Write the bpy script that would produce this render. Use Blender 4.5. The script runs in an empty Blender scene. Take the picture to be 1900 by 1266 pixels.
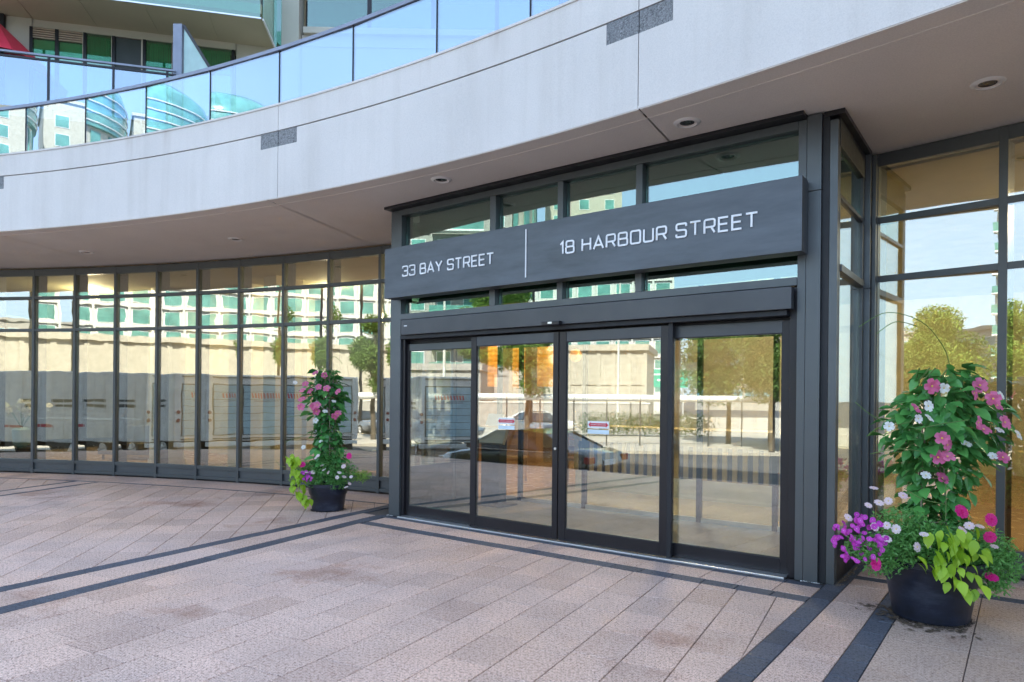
import bpy, bmesh, math, random
from mathutils import Vector, Matrix
random.seed(7)
R = math.radians
SC = bpy.context.scene
COL = SC.collection

# ------------------------------------------------------------------ camera
YAW, ROLL = 0.644, 0.010
cam_d = bpy.data.cameras.new('camera'); cam = bpy.data.objects.new('camera', cam_d); COL.objects.link(cam)
cam_d.sensor_width = 36.0; cam_d.sensor_fit = 'HORIZONTAL'
cam_d.lens = 1272.2 / 1900 * 36.0
cam_d.shift_y = 107.0 / 1900
cam_d.clip_start = 0.05; cam_d.clip_end = 6000
cam.location = (0, 0, 1.5)
cam.matrix_world = Matrix.Translation((0, 0, 1.5)) @ Matrix.Rotation(YAW, 4, 'Z') @ Matrix.Rotation(R(90), 4, 'X') @ Matrix.Rotation(ROLL, 4, 'Z')
SC.camera = cam

# ------------------------------------------------------------------ world, sun, exposure
SUN_EL, SUN_AZ = R(47), R(18)          # azimuth measured from +Y towards +X: the sun stands behind the building
w = bpy.data.worlds.new('World'); SC.world = w; w.use_nodes = True
nt = w.node_tree; nt.nodes.clear()
sky = nt.nodes.new('ShaderNodeTexSky'); sky.sky_type = 'NISHITA'; sky.sun_disc = False
sky.sun_elevation = SUN_EL; sky.sun_rotation = SUN_AZ
sky.air_density = 1.0; sky.dust_density = 0.4; sky.ozone_density = 1.0
hs = nt.nodes.new('ShaderNodeHueSaturation'); hs.inputs['Saturation'].default_value = 0.95
bg = nt.nodes.new('ShaderNodeBackground'); bg.inputs['Strength'].default_value = 0.15
wo = nt.nodes.new('ShaderNodeOutputWorld')
gm = nt.nodes.new('ShaderNodeGamma'); gm.inputs['Gamma'].default_value = 0.62; nt.links.new(sky.outputs[0], gm.inputs['Color']); nt.links.new(gm.outputs[0], hs.inputs['Color']); 
# clear-day sky: the haze-white rim of the model is replaced all the way round by the pale blue seen in the photograph
tc = nt.nodes.new('ShaderNodeTexCoord'); sx_ = nt.nodes.new('ShaderNodeSeparateXYZ'); nt.links.new(tc.outputs['Generated'], sx_.inputs[0])
rp = nt.nodes.new('ShaderNodeValToRGB'); rp.color_ramp.elements[0].position = 0.0; rp.color_ramp.elements[0].color = (.85, .85, .85, 1); rp.color_ramp.elements[1].position = 0.75; rp.color_ramp.elements[1].color = (0, 0, 0, 1)
nt.links.new(sx_.outputs[2], rp.inputs[0])
hz = nt.nodes.new('ShaderNodeValToRGB'); hz.color_ramp.elements[0].position = 0.0; hz.color_ramp.elements[0].color = (1.22 / 3, 1.75 / 3, 2.45 / 3, 1); hz.color_ramp.elements[1].position = 0.5; hz.color_ramp.elements[1].color = (0.62 / 3, 1.15 / 3, 2.3 / 3, 1)
nt.links.new(sx_.outputs[2], hz.inputs[0]); sc3 = nt.nodes.new('ShaderNodeVectorMath'); sc3.operation = 'SCALE'; sc3.inputs['Scale'].default_value = 3.0; nt.links.new(hz.outputs[0], sc3.inputs[0])
mxw = nt.nodes.new('ShaderNodeMix'); mxw.data_type = 'RGBA'; nt.links.new(rp.outputs[0], mxw.inputs[0]); nt.links.new(hs.outputs[0], mxw.inputs[6]); nt.links.new(sc3.outputs[0], mxw.inputs[7]); nt.links.new(mxw.outputs[2], bg.inputs['Color']); nt.links.new(bg.outputs[0], wo.inputs['Surface'])
sl = bpy.data.lights.new('sun', 'SUN'); sl.energy = 2.4; sl.angle = R(0.53); sl.color = (1.0, 0.96, 0.90)
sun = bpy.data.objects.new('sun', sl); COL.objects.link(sun)
sd = Vector((math.sin(SUN_AZ) * math.cos(SUN_EL), math.cos(SUN_AZ) * math.cos(SUN_EL), math.sin(SUN_EL)))
sun.rotation_euler = sd.to_track_quat('Z', 'Y').to_euler(); sun.location = (0, 0, 60)
SC.view_settings.view_transform = 'Standard'; SC.view_settings.look = 'None'
SC.view_settings.exposure = 2.85; SC.view_settings.gamma = 1.0; SC.view_settings.use_curve_mapping = False
SC.render.engine = 'CYCLES'
SC.cycles.max_bounces = 9; SC.cycles.diffuse_bounces = 4; SC.cycles.glossy_bounces = 5
SC.cycles.transparent_max_bounces = 24; SC.cycles.caustics_reflective = False; SC.cycles.caustics_refractive = False
SC.cycles.sample_clamp_indirect = 6.0

# ------------------------------------------------------------------ helpers
def tag(o, label=None, cat=None, group=None, kind=None):
    if label: o['label'] = label
    if cat: o['category'] = cat
    if group: o['group'] = group
    if kind: o['kind'] = kind
    return o

def empty(name, loc=(0, 0, 0), rz=0, label=None, cat=None, group=None, kind=None):
    o = bpy.data.objects.new(name, None); COL.objects.link(o)
    o.location = loc; o.rotation_euler = (0, 0, rz); o.empty_display_size = 0.2
    return tag(o, label, cat, group, kind)

class MB:
    def __init__(s): s.v = []; s.f = []; s.m = []; s.mi = 0
    def add(s, vs, fs):
        b = len(s.v); s.v += [tuple(p) for p in vs]
        for f in fs: s.f.append(tuple(b + i for i in f)); s.m.append(s.mi)
        return s
    def box(s, x0, x1, y0, y1, z0, z1, M=None):
        vs = [(x, y, z) for z in (z0, z1) for (x, y) in ((x0, y0), (x1, y0), (x1, y1), (x0, y1))]
        if M is not None: vs = [M @ Vector(p) for p in vs]
        return s.add(vs, [(3, 2, 1, 0), (4, 5, 6, 7), (0, 1, 5, 4), (1, 2, 6, 5), (2, 3, 7, 6), (3, 0, 4, 7)])
    def prism(s, poly, z0, z1, M=None):
        n = len(poly)
        vs = [(p[0], p[1], z0) for p in poly] + [(p[0], p[1], z1) for p in poly]
        if M is not None: vs = [M @ Vector(p) for p in vs]
        return s.add(vs, [tuple(range(n - 1, -1, -1)), tuple(range(n, 2 * n))] + [(i, (i + 1) % n, n + (i + 1) % n, n + i) for i in range(n)])
    def tube(s, pts, r, seg=8, r1=None):
        pts = [Vector(p) for p in pts]; n = len(pts); rings = []
        up = Vector((0, 0, 1)); prev = None
        for i, p in enumerate(pts):
            t = (pts[min(i + 1, n - 1)] - pts[max(i - 1, 0)]).normalized()
            a = prev if prev is not None else (up if abs(t.dot(up)) < 0.95 else Vector((1, 0, 0)))
            u = (a - t * a.dot(t)).normalized(); prev = u; v2 = t.cross(u)
            rr = r if r1 is None else r + (r1 - r) * i / (n - 1)
            rings.append([p + (u * math.cos(k * 2 * math.pi / seg) + v2 * math.sin(k * 2 * math.pi / seg)) * rr for k in range(seg)])
        vs = [q for rg in rings for q in rg]; fs = []
        for i in range(n - 1):
            for k in range(seg):
                fs.append((i * seg + k, i * seg + (k + 1) % seg, (i + 1) * seg + (k + 1) % seg, (i + 1) * seg + k))
        fs.append(tuple(range(seg - 1, -1, -1))); fs.append(tuple((n - 1) * seg + k for k in range(seg)))
        return s.add(vs, fs)
    def lathe(s, prof, cx=0, cy=0, seg=32, cap=True):
        vs = [(cx + r * math.cos(k * 2 * math.pi / seg), cy + r * math.sin(k * 2 * math.pi / seg), z) for r, z in prof for k in range(seg)]
        fs = [(i * seg + k, i * seg + (k + 1) % seg, (i + 1) * seg + (k + 1) % seg, (i + 1) * seg + k) for i in range(len(prof) - 1) for k in range(seg)]
        if cap: fs.append(tuple(range(seg - 1, -1, -1))); fs.append(tuple((len(prof) - 1) * seg + k for k in range(seg)))
        return s.add(vs, fs)
    def mesh(s, name, mats):
        me = bpy.data.meshes.new(name); me.from_pydata(s.v, [], s.f)
        for mm in (mats if isinstance(mats, (list, tuple)) else [mats]): me.materials.append(mm)
        if any(s.m): me.polygons.foreach_set('material_index', s.m)
        me.update(); return me
    def build(s, name, mats, parent=None, smooth=False, bevel=0, label=None, kind=None):
        me = s.mesh(name, mats)
        if bevel or smooth:
            bm = bmesh.new(); bm.from_mesh(me)
            bmesh.ops.recalc_face_normals(bm, faces=bm.faces)
            if bevel: bmesh.ops.bevel(bm, geom=[e for e in bm.edges if e.calc_face_angle(0) > 0.5], offset=bevel, segments=2, affect='EDGES', profile=0.6)
            bm.to_mesh(me); bm.free()
        if smooth:
            me.polygons.foreach_set('use_smooth', [True] * len(me.polygons)); 
            try: me.set_sharp_from_angle(angle=R(40))
            except Exception: pass
        o = bpy.data.objects.new(name, me); COL.objects.link(o)
        if parent:
            o.parent = parent
        return tag(o, label, None, None, kind)

def wb(o):
    """child mesh written in world coordinates: cancel the parent Empty's location"""
    p = o.parent; off = Vector((0, 0, 0))
    while p: off += p.location; p = p.parent
    o.location = -off; return o

def inst(name, me, parent, M, label=None):
    o = bpy.data.objects.new(name, me); COL.objects.link(o); o.parent = parent; o.matrix_local = M
    if label: o['label'] = label
    return o

# ------------------------------------------------------------------ materials
def nodes(name):
    m = bpy.data.materials.new(name); m.use_nodes = True; t = m.node_tree; t.nodes.clear()
    return m, t, t.nodes.new('ShaderNodeOutputMaterial')
def N(t, ty, **k):
    n = t.nodes.new(ty)
    for a, b in k.items():
        if a in n.inputs.keys(): n.inputs[a].default_value = b
        else: setattr(n, a, b)
    return n
def ramp(t, src, stops):
    r = t.nodes.new('ShaderNodeValToRGB'); t.links.new(src, r.inputs[0]); e = r.color_ramp.elements
    while len(e) < len(stops): e.new(0.5)
    for i, (p, c) in enumerate(stops): e[i].position = p; e[i].color = (c[0], c[1], c[2], 1) if not isinstance(c, (int, float)) else (c, c, c, 1)
    return r.outputs[0]
def mixc(t, a, b, fac, mode='MIX'):
    m = t.nodes.new('ShaderNodeMix'); m.data_type = 'RGBA'; m.blend_type = mode
    for i, s in ((0, fac), (6, a), (7, b)):
        if isinstance(s, (int, float)): m.inputs[i].default_value = s
        elif isinstance(s, (tuple, list)): m.inputs[i].default_value = (s[0], s[1], s[2], 1)
        else: t.links.new(s, m.inputs[i])
    return m.outputs[2]
def pos(t): return t.nodes.new('ShaderNodeNewGeometry').outputs['Position']
def noise(t, scale, detail=4, vec=None, rough=0.55, sc=None):
    n = N(t, 'ShaderNodeTexNoise'); n.inputs['Scale'].default_value = scale; n.inputs['Detail'].default_value = detail; n.inputs['Roughness'].default_value = rough
    v = vec if vec is not None else pos(t)
    if sc:
        mp = t.nodes.new('ShaderNodeMapping'); mp.inputs['Scale'].default_value = sc; t.links.new(v, mp.inputs[0]); v = mp.outputs[0]
    t.links.new(v, n.inputs['Vector']); return n.outputs['Fac']
def bump(t, h, strength=0.3, dist=0.01):
    b = t.nodes.new('ShaderNodeBump'); b.inputs['Strength'].default_value = strength; b.inputs['Distance'].default_value = dist
    t.links.new(h, b.inputs['Height']); return b.outputs[0]
def principled(t, out, color, rough=0.6, metal=0, normal=None, spec=0.5, coat=0):
    p = t.nodes.new('ShaderNodeBsdfPrincipled')
    for k, s in (('Base Color', color), ('Roughness', rough), ('Metallic', metal)):
        if isinstance(s, (int, float)): p.inputs[k].default_value = s
        elif isinstance(s, tuple): p.inputs[k].default_value = (*s, 1)
        else: t.links.new(s, p.inputs[k])
    p.inputs['Specular IOR Level'].default_value = spec
    p.inputs['Coat Weight'].default_value = coat
    if normal is not None: t.links.new(normal, p.inputs['Normal'])
    t.links.new(p.outputs[0], out.inputs[0]); return p

def mat(name, col, rough=0.6, metal=0, var=0.12, nscale=3.0, bscale=None, bstr=0.15, bdist=0.004, spec=0.5, rand=0.0, coat=0, rvar=0.12):
    m, t, out = nodes(name)
    lo = tuple(c * (1 - var) for c in col); hi = tuple(min(1, c * (1 + var)) for c in col)
    c = ramp(t, noise(t, nscale), [(0.3, lo), (0.7, hi)])
    if rand:
        oi = t.nodes.new('ShaderNodeObjectInfo'); mr = N(t, 'ShaderNodeMapRange'); t.links.new(oi.outputs['Random'], mr.inputs[0])
        mr.inputs[3].default_value = 1 - rand; mr.inputs[4].default_value = 1 + rand
        hsv = t.nodes.new('ShaderNodeHueSaturation'); t.links.new(c, hsv.inputs['Color']); t.links.new(mr.outputs[0], hsv.inputs['Value']); c = hsv.outputs[0]
    mr2 = N(t, 'ShaderNodeMapRange'); t.links.new(noise(t, nscale * 4.3, 5), mr2.inputs[0]); mr2.inputs[3].default_value = max(0.02, rough - rvar); mr2.inputs[4].default_value = min(1, rough + rvar)
    nm = bump(t, noise(t, bscale, 5), bstr, bdist) if bscale else None
    principled(t, out, c, mr2.outputs[0], metal, nm, spec, coat); return m

def emis(name, col, strength, base=None):
    m, t, out = nodes(name); p = principled(t, out, base or col, 0.4)
    p.inputs['Emission Color'].default_value = (*col, 1); p.inputs['Emission Strength'].default_value = strength; return m

def glass(name, tint, r0=0.36, rtint=(1, 1, 1), wave=0.5, wscale=0.9, sc=(1, 1, 0.6), rough=0.0):
    """coated architectural glass: tinted see-through plus a mirror share that grows towards grazing view"""
    m, t, out = nodes(name)
    h1 = noise(t, wscale, 2, sc=sc)
    nm = bump(t, h1, wave, 0.004)
    fr = N(t, 'ShaderNodeLayerWeight'); fr.inputs['Blend'].default_value = 0.5
    mr = N(t, 'ShaderNodeMapRange'); t.links.new(fr.outputs['Facing'], mr.inputs[0]); mr.inputs[1].default_value = 0.15; mr.inputs[2].default_value = 1.0
    mr.inputs[3].default_value = r0; mr.inputs[4].default_value = 1.0
    pw = N(t, 'ShaderNodeMath', operation='POWER'); pw.inputs[1].default_value = 1.6; t.links.new(mr.outputs[0], pw.inputs[0])
    ad = N(t, 'ShaderNodeMath', operation='MAXIMUM'); ad.inputs[1].default_value = r0; t.links.new(pw.outputs[0], ad.inputs[0])
    tr = N(t, 'ShaderNodeBsdfTransparent'); tr.inputs[0].default_value = (*tint, 1)
    gl = N(t, 'ShaderNodeBsdfGlossy'); gl.inputs['Roughness'].default_value = rough; gl.inputs['Color'].default_value = (*rtint, 1)
    t.links.new(nm, gl.inputs['Normal'])
    mx = N(t, 'ShaderNodeMixShader'); t.links.new(ad.outputs[0], mx.inputs[0]); t.links.new(tr.outputs[0], mx.inputs[1]); t.links.new(gl.outputs[0], mx.inputs[2])
    t.links.new(mx.outputs[0], out.inputs[0]); return m

def granite(name, base, dark, light, rand=0.1, stain=0.0):
    m, t, out = nodes(name); P = pos(t)
    n1 = noise(t, 95, 3, P, 0.8); n2 = noise(t, 48, 3, P, 0.7); n3 = noise(t, 1.1, 5, P); n4 = noise(t, 0.45, 3, P)
    c = ramp(t, n1, [(0.36, dark), (0.45, base), (0.55, base), (0.64, light)])
    c = mixc(t, c, ramp(t, n2, [(0.36, tuple(x * 0.62 for x in base)), (0.50, (1, 1, 1)), (1, (1, 1, 1))]), 0.6, 'MULTIPLY')
    c = mixc(t, c, ramp(t, n3, [(0.3, (0.80, 0.80, 0.82)), (0.62, (1.08, 1.06, 1.04))]), 0.8, 'MULTIPLY')
    if stain:
        s = ramp(t, noise(t, 0.9, 6, P, 0.65), [(0.56, (1, 1, 1)), (0.66, (0.78, 0.68, 0.62)), (0.74, (0.55, 0.43, 0.37))])
        c = mixc(t, c, s, stain, 'MULTIPLY')
        s2 = ramp(t, n4, [(0.35, (1.0, 0.93, 0.86)), (0.65, (0.97, 1.0, 1.06))]); c = mixc(t, c, s2, 0.7, 'MULTIPLY')
    vo = N(t, 'ShaderNodeTexVoronoi'); vo.inputs['Scale'].default_value = 1.7; t.links.new(P, vo.inputs['Vector'])
    c = mixc(t, c, ramp(t, vo.outputs['Distance'], [(0.022, (0.55, 0.52, 0.50)), (0.032, (1, 1, 1))]), 0.6 if stain else 0.0, 'MULTIPLY')
    oi = t.nodes.new('ShaderNodeObjectInfo')
    c = mixc(t, c, ramp(t, oi.outputs['Random'], [(0, (1 - rand, 1 - rand * 1.15, 1 - rand * 1.2)), (0.5, (1, 1, 1)), (1, (1 + rand * .8, 1 + rand * .6, 1 + rand * .5))]), 1.0, 'MULTIPLY')
    nm = bump(t, n1, 0.5, 0.004)
    rr = ramp(t, n3, [(0.3, 0.62), (0.7, 0.82)])
    principled(t, out, c, rr, 0, nm, 0.35); return m

def concrete(name, base, rust=0.0, ztop=5.0):
    m, t, out = nodes(name); P = pos(t)
    c = ramp(t, noise(t, 0.8, 5, P), [(0.3, tuple(x * 0.93 for x in base)), (0.7, tuple(x * 1.04 for x in base))])
    c = mixc(t, c, ramp(t, noise(t, 90, 3, P, 0.7), [(0.3, (0.86, 0.86, 0.86)), (0.6, (1.02, 1.02, 1.02))]), 0.7, 'MULTIPLY')
    if rust:
        drip = noise(t, 1.0, 4, P, 0.6, sc=(2.3, 2.3, 0.22))
        sp = t.nodes.new('ShaderNodeSeparateXYZ'); t.links.new(P, sp.inputs[0])
        g = N(t, 'ShaderNodeMapRange'); t.links.new(sp.outputs[2], g.inputs[0]); g.inputs[1].default_value = ztop - 0.35; g.inputs[2].default_value = ztop; g.inputs[3].default_value = 0.02
        mu = N(t, 'ShaderNodeMath', operation='MULTIPLY'); t.links.new(g.outputs[0], mu.inputs[0])
        t.links.new(ramp(t, drip, [(0.60, 0), (0.80, .55)]), mu.inputs[1])
        c = mixc(t, c, (0.30, 0.19, 0.13), mu.outputs[0])
        dd = ramp(t, noise(t, 1.0, 5, P, 0.6, sc=(5, 5, 0.35)), [(0.45, (1, 1, 1)), (0.75, (0.86, 0.85, 0.83))]); c = mixc(t, c, dd, rust, 'MULTIPLY')
    principled(t, out, c, 0.85, 0, bump(t, noise(t, 140, 4, P, 0.7), 0.35, 0.004), 0.25); return m

M = {}
M['granite'] = granite('pink_granite', (0.66, 0.485, 0.405), (0.12, 0.085, 0.075), (0.88, 0.74, 0.65), 0.12, 1.0)
M['granite_tan'] = granite('tan_granite', (0.52, 0.40, 0.33), (0.22, 0.165, 0.14), (0.64, 0.52, 0.44), 0.09, 1.0)
M['granite_dark'] = granite('dark_granite', (0.088, 0.098, 0.125), (0.045, 0.05, 0.065), (0.15, 0.16, 0.19), 0.18)
M['granite_inset'] = granite('grey_granite', (0.24, 0.245, 0.25), (0.10, 0.10, 0.10), (0.42, 0.43, 0.44), 0.05)
M['joint'] = mat('joint_sand', (0.10, 0.085, 0.078), 0.95, bscale=60)
M['fascia'] = concrete('precast_concrete', (0.74, 0.69, 0.645), 0.6, 5.03)
M['soffit'] = concrete('painted_stucco', (0.86, 0.80, 0.72))
M['slab'] = concrete('raw_concrete', (0.52, 0.46, 0.33))
M['beige'] = concrete('beige_render', (0.56, 0.51, 0.43))
M['pvc'] = mat('grey_blue_paint', (0.25, 0.28, 0.36), 0.5)
M['frame'] = mat('anodised_grey', (0.110, 0.118, 0.122), 0.42, 0.6, var=0.08, nscale=1.5, bscale=25, bstr=0.03)
M['frame_l'] = mat('window_frame_grey', (0.098, 0.104, 0.104), 0.45, 0.5, var=0.08, nscale=1.5)
M['black'] = mat('black_gasket', (0.012, 0.012, 0.015), 0.55)
M['door'] = mat('dark_bronze', (0.026, 0.024, 0.027), 0.34, 0.4, var=0.12, nscale=2)
M['doortop'] = mat('bronze_header', (0.082, 0.084, 0.090), 0.42, 0.7, var=0.08, nscale=2, bscale=14, bstr=0.02)
M['alu'] = mat('aluminium', (0.72, 0.72, 0.72), 0.32, 0.85, var=0.08, nscale=6)
M['white'] = mat('white_paint', (0.8, 0.8, 0.78), 0.5)
M['steelwhite'] = mat('sign_letter_white', (0.86, 0.87, 0.88), 0.35)
M['red'] = mat('red_vinyl', (0.55, 0.03, 0.06), 0.45)
M['paleblue'] = mat('pale_sticker', (0.62, 0.74, 0.80), 0.5)
# brushed sign board
m, t, out = nodes('brushed_sign_metal')
br = noise(t, 1.0, 6, pos(t), 0.65, sc=(1.2, 1.2, 6.0))
c = ramp(t, br, [(0.28, (0.078, 0.084, 0.093)), (0.72, (0.145, 0.160, 0.180))])
principled(t, out, c, ramp(t, br, [(0.3, 0.42), (0.7, 0.55)]), 0.72, bump(t, noise(t, 2.0, 6, pos(t), 0.7, sc=(1, 1, 60)), 0.05, 0.002)); M['sign'] = m
M['glass_door'] = glass('door_glass', (0.94, 0.96, 0.94), 0.22, (0.96, 1.0, 0.95), 0.13, 0.8, (1, 1, 0.8))
M['glass_cw'] = glass('curtain_wall_glass', (0.88, 0.90, 0.80), 0.27, (0.98, 0.98, 0.92), 0.24, 1.1, (1, 1, 1.6))
M['glass_top'] = glass('clerestory_glass', (0.62, 0.78, 0.70), 0.24, (0.88, 1, 0.94), 0.12, 0.8)
M['glass_rail'] = glass('balustrade_glass', (0.60, 0.74, 0.84), 0.32, (0.86, 0.94, 1.0), 0.25, 0.9)
M['glass_green'] = glass('green_glass', (0.62, 0.86, 0.76), 0.16, (0.9, 1.0, 0.95), 0.3, 0.8)
M['glass_in'] = glass('inner_glass', (0.95, 0.96, 0.94), 0.06, (1, 1, 1), 0.05)

CF = Vector((-3.93, -16.5))
def pol(a, r, z=None):
    a = R(a); p = (CF.x + r * math.sin(a), CF.y + r * math.cos(a))
    return p if z is None else (p[0], p[1], z)
def arc_band(mb, r0, r1, z0, z1, a0, a1, n=None):
    """curved wall piece between two radii and two heights"""
    n = n or max(2, int(abs(a1 - a0) / 0.8) + 1)
    vs = []; fs = []
    for i in range(n + 1):
        a = a0 + (a1 - a0) * i / n
        for (r, z) in ((r0, z0), (r1, z0), (r1, z1), (r0, z1)): vs.append(pol(a, r, z))
    for i in range(n):
        b = i * 4
        for k in range(4): fs.append((b + k, b + (k + 1) % 4, b + 4 + (k + 1) % 4, b + 4 + k))
    fs.append((0, 3, 2, 1)); fs.append((n * 4, n * 4 + 1, n * 4 + 2, n * 4 + 3))
    mb.add(vs, fs); return mb
def project(x, y, z):
    c, s = math.cos(YAW), math.sin(YAW)
    fw = -s * x + c * y
    if fw < 0.3: return None
    r = c * x + s * y; u = r / fw * 1272.2; v = -(z - 1.5) / fw * 1272.2
    return 950 + math.cos(ROLL) * u - math.sin(ROLL) * v, 740 + math.sin(ROLL) * u + math.cos(ROLL) * v, fw

# ================================================================== GROUND
sy = MB(); sy.add([(-2500, -2500, -0.7), (2500, -2500, -0.7), (2500, 2500, -0.7), (-2500, 2500, -0.7)], [(0, 1, 2, 3)])
tag(sy.build('street', mat('asphalt', (0.075, 0.075, 0.08), 0.85, var=0.25, nscale=0.6, bscale=40, bstr=0.4)), kind='structure')
pv = MB(); pv.box(-34, 12, -0.5, 30, -0.9, -0.012)
tag(pv.build('plaza_base', M['joint']), kind='structure')
stp = MB(); stp.box(-34, 12, -0.86, -0.505, -0.9, -0.35); stp.box(-34, 12, -0.5, -0.42, -0.012, 0.0)
tag(stp.build('plaza_steps', M['granite_inset']), kind='structure')

def clip(poly, a, b):
    """keep the part of poly left of the line a->b"""
    out = []; n = len(poly)
    def side(p): return (b[0] - a[0]) * (p[1] - a[1]) - (b[1] - a[1]) * (p[0] - a[0])
    for i in range(n):
        p, q = poly[i], poly[(i + 1) % n]; sp, sq = side(p), side(q)
        if sp >= 0: out.append(p)
        if (sp > 0 > sq) or (sp < 0 < sq):
            k = sp / (sp - sq); out.append((p[0] + (q[0] - p[0]) * k, p[1] + (q[1] - p[1]) * k))
    return out
def clip_to(poly, region):
    for i in range(len(region)):
        poly = clip(poly, region[i], region[(i + 1) % len(region)])
        if len(poly) < 3: return []
    # drop duplicates
    o = []
    for p in poly:
        if not o or math.hypot(p[0] - o[-1][0], p[1] - o[-1][1]) > 0.004: o.append(p)
    if len(o) > 2 and math.hypot(o[0][0] - o[-1][0], o[0][1] - o[-1][1]) < 0.004: o.pop()
    return o
def area(p): return abs(sum(p[i][0] * p[(i + 1) % len(p)][1] - p[(i + 1) % len(p)][0] * p[i][1] for i in range(len(p)))) / 2
def slab_geo(mb, poly, dz, gap=0.0030):
    c = (sum(p[0] for p in poly) / len(poly), sum(p[1] for p in poly) / len(poly))
    n = len(poly); nx = []
    def shrink(g):
        q = []
        for i in range(n):
            a, b, d = poly[i - 1], poly[i], poly[(i + 1) % n]
            e1 = Vector((b[0] - a[0], b[1] - a[1])); e2 = Vector((d[0] - b[0], d[1] - b[1]))
            if e1.length < 1e-6 or e2.length < 1e-6: q.append(b); continue
            e1.normalize(); e2.normalize()
            n1 = Vector((-e1.y, e1.x)); n2 = Vector((-e2.y, e2.x)); k = (n1 + n2)
            if k.length < 1e-3: q.append(b); continue
            k.normalize(); s = g / max(0.35, k.dot(n1)); q.append((b[0] + k.x * s, b[1] + k.y * s))
        return q
    o1, o2 = shrink(gap), shrink(gap + 0.003)
    vs = [(x, y, -0.02) for x, y in o1] + [(x, y, dz - 0.0035) for x, y in o1] + [(x, y, dz) for x, y in o2]
    fs = [(i, (i + 1) % n, n + (i + 1) % n, n + i) for i in range(n)] + [(n + i, n + (i + 1) % n, 2 * n + (i + 1) % n, 2 * n + i) for i in range(n)] + [tuple(range(2 * n, 3 * n))]
    mb.add(vs, fs)
def paving(name, region, ang, w_, l_, matl, piece='slab', limit=285, rnd=0.0012, stag=0.5, org=(0, 0), skew=True):
    """region: counter-clockwise convex outline; rows of width w_ run along ang (degrees)"""
    root = empty(name, (0, 0, 0)); tag(root, kind='structure')
    ca, sa = math.cos(R(ang)), math.sin(R(ang))
    loc = [((x - org[0]) * ca + (y - org[1]) * sa, -(x - org[0]) * sa + (y - org[1]) * ca) for x, y in region]
    s0, s1 = min(p[0] for p in loc), max(p[0] for p in loc); t0, t1 = min(p[1] for p in loc), max(p[1] for p in loc)
    pcs = []
    for j in range(int(math.floor(t0 / w_)), int(math.ceil(t1 / w_))):
        off = (random.Random(j * 13 + 5).choice((0, 0.5, 0.33, 0.67)) if stag else 0) * l_
        for i in range(int(math.floor((s0 - off) / l_)) - 1, int(math.ceil((s1 - off) / l_)) + 1):
            q = [(i * l_ + off, j * w_), ((i + 1) * l_ + off, j * w_), ((i + 1) * l_ + off, (j + 1) * w_), (i * l_ + off, (j + 1) * w_)]
            q = [(org[0] + a * ca - b * sa, org[1] + a * sa + b * ca) for a, b in q]
            q = clip_to(q, region)
            if len(q) < 3 or area(q) < 0.0015: continue
            cx = sum(p[0] for p in q) / len(q); cy = sum(p[1] for p in q) / len(q)
            pr = project(cx, cy, 0); vis = 0
            if pr and -120 < pr[0] < 2020 and 600 < pr[1] < 1400: vis = area(q) / pr[2] ** 3
            pcs.append((vis, q))
    pcs.sort(key=lambda x: -x[0])
    rest = MB(); k = 0
    for vis, q in pcs:
        if vis > 0 and k < limit:
            mb = MB(); slab_geo(mb, q, random.uniform(-rnd, rnd)); mb.build(piece, matl, root); k += 1
        else: slab_geo(rest, q, random.uniform(-rnd, rnd))
    if rest.f: rest.build('further_' + piece + 's', matl, root, kind='stuff')
    return root

def lerp2(p, d, t): return (p[0] + d[0] * t, p[1] + d[1] * t)
# the two slanting dark bands on the left, bands beside the vestibule on the right
LB = [(-5.10, -0.4), (-5.575, 1.646), (-6.41, 5.77)]      # right edge of the near band (front to back)
aL = (-5.575, 1.646); dL = (-0.1985, 0.980)
def Lp(off, y):   # point of a line parallel to the near band, off metres to its left, at height y
    nx = (-0.980, -0.1985); a = (aL[0] + nx[0] * off, aL[1] + nx[1] * off); k = (y - a[1]) / dL[1]; return (a[0] + dL[0] * k, y)
L0 = lambda y: Lp(0.0, y)
L1 = lambda y: Lp(0.17, y)
L2 = lambda y: Lp(0.47, y)
def U(p0, y, d=(-0.160, 0.987)): k = (y - p0[1]) / d[1]; return (p0[0] + d[0] * k, y)
U0 = lambda y: U((-6.205, 1.90), y)
U1 = lambda y: U((-6.365, 1.90), y)
YF = 5.44; YB = -0.42
paving('entrance_paving', [(-1.315, YB), (-1.315, YF), L0(YF), L0(YB)], 98.2, 0.30, 0.45, M['granite'], limit=295, org=(-2.506, 5.938))
paving('near_band', [L0(YB), L0(5.93), L1(5.93), L1(YB)], 101.4, 0.17, 0.30, M['granite_dark'], 'paver', stag=0, org=L0(YB))
paving('strip_paving', [L1(YB), L1(5.95), U0(5.95), U0(YB)], 100, 0.60, 0.60, M['granite'], stag=0, org=L1(YB))
paving('far_band', [U0(YB), U0(6.6), U1(6.6), U1(YB)], 99.2, 0.17, 0.30, M['granite_dark'], 'paver', stag=0, org=U0(YB))
paving('threshold_band', [(-1.315, YF), (-1.315, 5.60), (-6.33, 5.60), (-6.30, YF)], 0, 0.16, 0.28, M['granite_dark'], 'paver', stag=0, org=(-1.3, YF))
paving('threshold_strip', [(-1.315, 5.60), (-1.315, 5.91), (-6.40, 5.91), (-6.35, 5.60)], 90, 0.30, 0.34, M['granite'], stag=0, org=(-2.506, 5.60))
paving('threshold_edge', [(-1.315, 5.91), (-1.315, 6.028), (-6.60, 6.028), (-6.60, 5.91)], 0, 0.13, 0.30, M['granite_dark'], 'paver', stag=0, org=(-1.3, 5.905))
paving('side_band', [(-1.165, YB), (-1.165, 7.2), (-1.315, 7.2), (-1.315, YB)], 90, 0.155, 0.30, M['granite_dark'], 'paver', stag=0, org=(-1.165, YB))
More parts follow.
